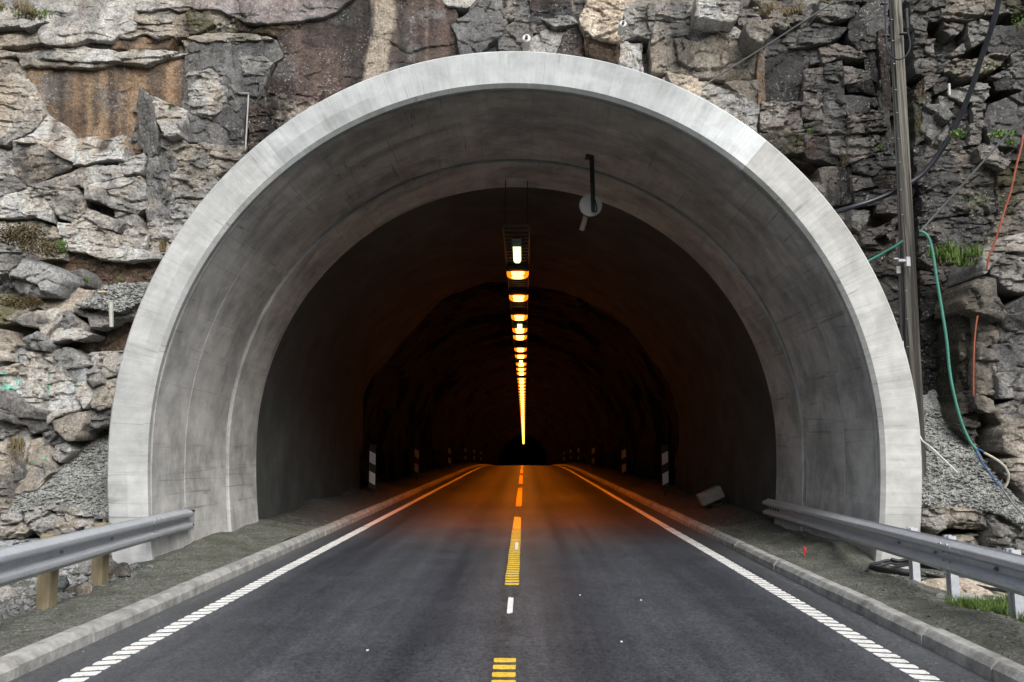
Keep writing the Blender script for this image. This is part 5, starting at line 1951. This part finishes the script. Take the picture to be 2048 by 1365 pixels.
# ---- vegetation
def blades(c, rx, ry, n, h, w, seed, lean=.5):
    rng = np.random.default_rng(seed)
    V, F = [], []
    for i in range(n):
        a, r = rng.uniform(0, 2 * np.pi), math.sqrt(rng.uniform())
        p = np.array([c[0] + rx * r * math.cos(a), c[1] + ry * r * math.sin(a), c[2]])
        hh = h * rng.uniform(.5, 1.15) * (1.1 - .5 * r)
        d = rng.normal(size=2) * lean * hh
        t = rng.uniform(0, np.pi)
        s = np.array([math.cos(t), math.sin(t), 0]) * w
        b = len(V)
        m = p + np.array([d[0] * .3, d[1] * .3, hh * .6])
        e = p + np.array([d[0], d[1], hh * rng.uniform(.75, 1.0)])
        V += [p - s, p + s, m + s * .7, m - s * .7, e]
        F += [(b, b + 1, b + 2, b + 3), (b + 3, b + 2, b + 4)]
    return V, F


def leaves(c, r, n, size, seed):
    rng = np.random.default_rng(seed)
    V, F = [], []
    for i in range(n):
        d = rng.normal(size=3)
        p = np.array(c) + d / np.linalg.norm(d) * np.array(r) * rng.uniform(.2, 1) ** .6
        u = rng.normal(size=3)
        u /= np.linalg.norm(u)
        v = np.cross(u, rng.normal(size=3))
        v /= np.linalg.norm(v) + 1e-9
        s = size * rng.uniform(.6, 1.2)
        b = len(V)
        V += [p - u * s, p + v * s * .45, p + u * s, p - v * s * .45]
        F += [(b, b + 1, b + 2, b + 3)]
    return V, F


def tuft(px, py, Y, rx, ry, n, h, w, mat, seed, label, name="grass_tuft", cat="grass", lean=.35):
    c = at(px, py, Y)
    rng = np.random.default_rng(seed + 300)
    root = tag(empty(name, c), label, cat, "plants growing on the rock")
    G, D = [], []
    k = max(1, int(n / 70))
    for i in range(k):
        u = rng.uniform(-1, 1)
        cc = c + np.array([u * rx, rng.uniform(-1, 1) * ry, -abs(h) * (.05 + .3 * rng.uniform())])
        hh = h * rng.uniform(.45, 1.15) * (1.15 - .6 * abs(u))
        (D if rng.uniform() < .28 else G).append(blades(cc, rx * .32, ry * .8, n // k, hh, w, seed * 31 + i, lean * rng.uniform(.7, 1.5)))
    if G:
        tag(mesh_obj("blade_clump", *merge(*G), mat, root, smooth=False), kind="stuff")
    if D:
        tag(mesh_obj("dry_clump", *merge(*D), M_DRY, root, smooth=False), kind="stuff")
    return root


tuft(1912, 512, 12.15, .42, .12, 700, .42, .008, M_GRASS, 1, "bright green grass tuft on the ledge right of the pole")
tuft(28, 20, 12.9, .5, .2, 500, .22, .009, M_GRASS, 2, "grass tuft at the very top left corner")
tuft(343, 214, 12.35, .04, .03, 40, .14, .008, M_GRASS, 3, "tiny green sprout on the dark fin-shaped rock")
tuft(38, 868, 11.45, .09, .05, 220, -.34, .007, M_DRY, 4, "dry drooping grass hanging over the dark left stone", lean=.25)
tuft(1560, 22, 12.35, .32, .1, 300, .24, .008, M_DRY, 5, "dry yellowish grass on the top rocks right of the ring")
tuft(1688, 1, 12.5, .3, .1, 160, .12, .008, M_DRY, 6, "sparse dry grass along the upper right cliff edge")
tuft(320, 495, 12.45, .14, .05, 130, .26, .007, M_MOSS, 7, "dark weeds in the crevice left of the ring")
tuft(212, 1160, 9.75, .09, .06, 70, .12, .007, M_GRASS, 8, "small green weed beside the second timber post")


def bush(px, py, Y, r, n, size, mat, seed, label, name="shrub"):
    c = at(px, py, Y)
    root = tag(empty(name, (c[0], c[1], c[2] - r[2])), label, "plant", "plants growing on the rock")
    V, F = leaves(c, r, n, size, seed)
    mesh_obj("foliage", V, F, mat, root, smooth=False)
    rng = np.random.default_rng(seed)
    S = []
    for k in range(5):
        e = np.array(c) + rng.normal(size=3) * np.array(r) * .5
        S.append(tube([(c[0] + rng.normal() * r[0] * .1, c[1] + .08, c[2] - r[2]), tuple(.5 * (e + np.array([c[0], c[1] + .04, c[2] - r[2] * .4]))), tuple(e)], [.006, .005, .003], 5))
    V, F = merge(*S)
    mesh_obj("stem", V, F, M_DRY, root)


bush(40, 470, 12.15, (.45, .12, .18), 1700, .022, M_MOSS, 11, "dark green heather mat on the left ledge")
bush(85, 495, 12.05, (.42, .10, .12), 900, .020, M_MOSS, 12, "brownish heather spilling over the left ledge edge")
bush(124, 492, 11.95, (.09, .06, .10), 130, .024, M_LEAF, 13, "bright leafy sprig at the right end of the heather")
bush(45, 605, 11.75, (.34, .10, .10), 1000, .018, M_MOSS, 14, "reddish brown heather cushion below the rounded grey boulder")
bush(172, 560, 12.45, (.06, .04, .04), 60, .02, M_LEAF, 15, "small green sprig in the dark hollow under the ledge")
bush(240, 558, 12.45, (.05, .04, .04), 40, .02, M_LEAF, 16, "tiny green sprig in the hollow close to the ring")
bush(1918, 268, 11.75, (.14, .06, .08), 60, .034, M_LEAF, 17, "fresh green twig in front of the dark cleft by the pipe")
bush(2005, 268, 11.6, (.22, .07, .06), 110, .036, M_LEAF, 18, "spray of green leaves crossing the pale steel wire")
bush(2020, 285, 11.62, (.12, .05, .04), 45, .03, M_LEAF, 19, "lower leaf cluster right below the green spray")
bush(1620, 262, 12.3, (.05, .03, .03), 40, .022, M_LEAF, 20, "tiny bright plant in the cracked rock right of the ring")
bush(1762, 294, 12.25, (.06, .03, .03), 50, .022, M_LEAF, 21, "tiny bright plant in the crack left of the pole")
bush(2040, 42, 12.2, (.16, .05, .14), 120, .018, M_LEAF, 22, "loose creeper at the upper right corner")
bush(1975, 130, 12.0, (.32, .05, .10), 140, .014, M_LEAF, 23, "yellowish green creeper over the rocks crossed by the pipe")
bush(1950, 400, 12.35, (.3, .05, .12), 140, .014, M_LEAF, 24, "sparse creeper on the dark rock above the grass ledge")
for k, (px, py, Y, rr) in enumerate(((1842, 180, 12.3, .16), (1838, 240, 12.3, .14), (1690, 320, 12.35, .08), (1850, 330, 12.4, .12))):
    bush(px, py, Y, (.07, .03, rr), 110, .014, M_MOSS, 60 + k, ["mossy growth just right of the pole, highest patch", "mossy growth just right of the pole, middle patch", "dark moss in the vertical crack left of the pole", "mossy growth just right of the pole, lowest patch"][k], "moss_patch")

# grass patch on the right verge (uncountable)
rng = np.random.default_rng(5)
n = 26000
x, y = rng.uniform(4.2, 6.0, n), rng.uniform(5.4, 8.3, n)
m = fbm(x * 1.6, y * 1.6, 61, 3)
ok = m + .25 * np.minimum((x - 4.25) * 3, 1) - .08 * np.abs(y - 7.2) >= .40
x, y = x[ok], y[ok]
n = len(x)
z = verge_z(x, y, 1)
hh = rng.uniform(.05, .14, n)
d = rng.normal(size=(n, 2)) * .045
t = rng.uniform(0, np.pi, n)
s_ = np.stack([np.cos(t), np.sin(t), 0 * t], 1) * .005
p = np.stack([x, y, z - .01], 1)
V = np.stack([p - s_, p + s_, p + np.stack([d[:, 0], d[:, 1], hh], 1)], 1).reshape(-1, 3)
F = np.arange(3 * n).reshape(-1, 3)
if n:
    tag(mesh_obj("grass", V, F, M_GRASS, smooth=False), "patch of bright green grass behind the right guard rail", "grass", kind="stuff")

# loose chips and rubble scattered over verges and slopes (uncountable)
def chips(name, label, spots, mat, seed, lo=.006, hi=.03):
    rng = np.random.default_rng(seed)
    O = np.array([(1, 0, 0), (-1, 0, 0), (0, 1, 0), (0, -1, 0), (0, 0, 1), (0, 0, -1)], dtype=float)
    T = np.array([(0, 2, 4), (2, 1, 4), (1, 3, 4), (3, 0, 4), (2, 0, 5), (1, 2, 5), (3, 1, 5), (0, 3, 5)])
    n = len(spots)
    s = lo + (hi - lo) * rng.uniform(size=(n, 1, 1)) ** 3.2
    P = O[None] * s * rng.uniform(.5, 1.3, size=(n, 6, 1)) * np.array([1, 1, .7])
    a = rng.uniform(0, 2 * np.pi, n)
    ca, sa = np.cos(a)[:, None], np.sin(a)[:, None]
    P = np.stack([P[:, :, 0] * ca - P[:, :, 1] * sa, P[:, :, 0] * sa + P[:, :, 1] * ca, P[:, :, 2] + .3 * P[:, :, 0]], -1)
    P = P + np.asarray(spots)[:, None, :]
    F = (T[None] + 6 * np.arange(n)[:, None, None]).reshape(-1, 3)
    o = mesh_obj(name, P.reshape(-1, 3), F, mat, smooth=False)
    return tag(o, label, "gravel", kind="stuff")


rng = np.random.default_rng(8)
for sgn, lab in ((-1, "loose stone chips strewn over the left verge"), (1, "loose stone chips strewn over the right verge")):
    n = 5200
    x = sgn * (3.6 + 1.5 * rng.uniform(size=n) ** 1.1)
    y = 4.5 + 12 * rng.uniform(size=n)
    ok = ~((y > 10.6) & (np.abs(x) > 4.5))
    x, y = x[ok], y[ok]
    chips("gravel", lab, np.stack([x, y, verge_z(x, y, sgn)], 1), M_VERGE, 20 + sgn, .005, .028)
n = 3000
x, y = -4.45 - 2.2 * rng.uniform(size=n), 6.0 + 4.6 * rng.uniform(size=n)
chips("rubble", "broken grey rubble strewn behind the left guard rail", np.stack([x, y, verge_z(x, y, -1)], 1), M_RUBBLE, 31, .012, .085)
n = 1500
x, y = 4.5 + 2.2 * rng.uniform(size=n), 6.0 + 4.6 * rng.uniform(size=n)
chips("rubble", "broken pale rubble strewn behind the right guard rail", np.stack([x, y, verge_z(x, y, 1)], 1), M_RUBBLE, 32, .008, .05)
n = 500
x = np.where(rng.uniform(size=n) > .5, 1, -1) * (3.02 + .33 * rng.uniform(size=n) ** .5)
y = 4.5 + 10 * rng.uniform(size=n)
chips("grit", "fine grit lying on the asphalt beside the kerbs", np.stack([x, y, -.010 + 0 * x], 1), M_GRAVEL, 33, .002, .011)
for k, (o, lab) in enumerate(zip(GRAV_SURF, ("stones of the gravel slope by the left portal leg", "stones of the gravel pocket on the left ledge", "stones of the gravel slope behind the pole"))):
    me = o.data
    co = np.empty(len(me.vertices) * 3, dtype=np.float32)
    me.vertices.foreach_get("co", co)
    co = co.reshape(-1, 3) + np.array(o.location)
    front = co[co[:, 1] < np.percentile(co[:, 1], 80)]
    pick = front[rng.integers(0, len(front), min(4000, len(front)))] + rng.normal(size=(min(4000, len(front)), 3)) * .008
    chips("loose_gravel", lab, pick, M_GRAVEL, 50 + k, .006, .05)
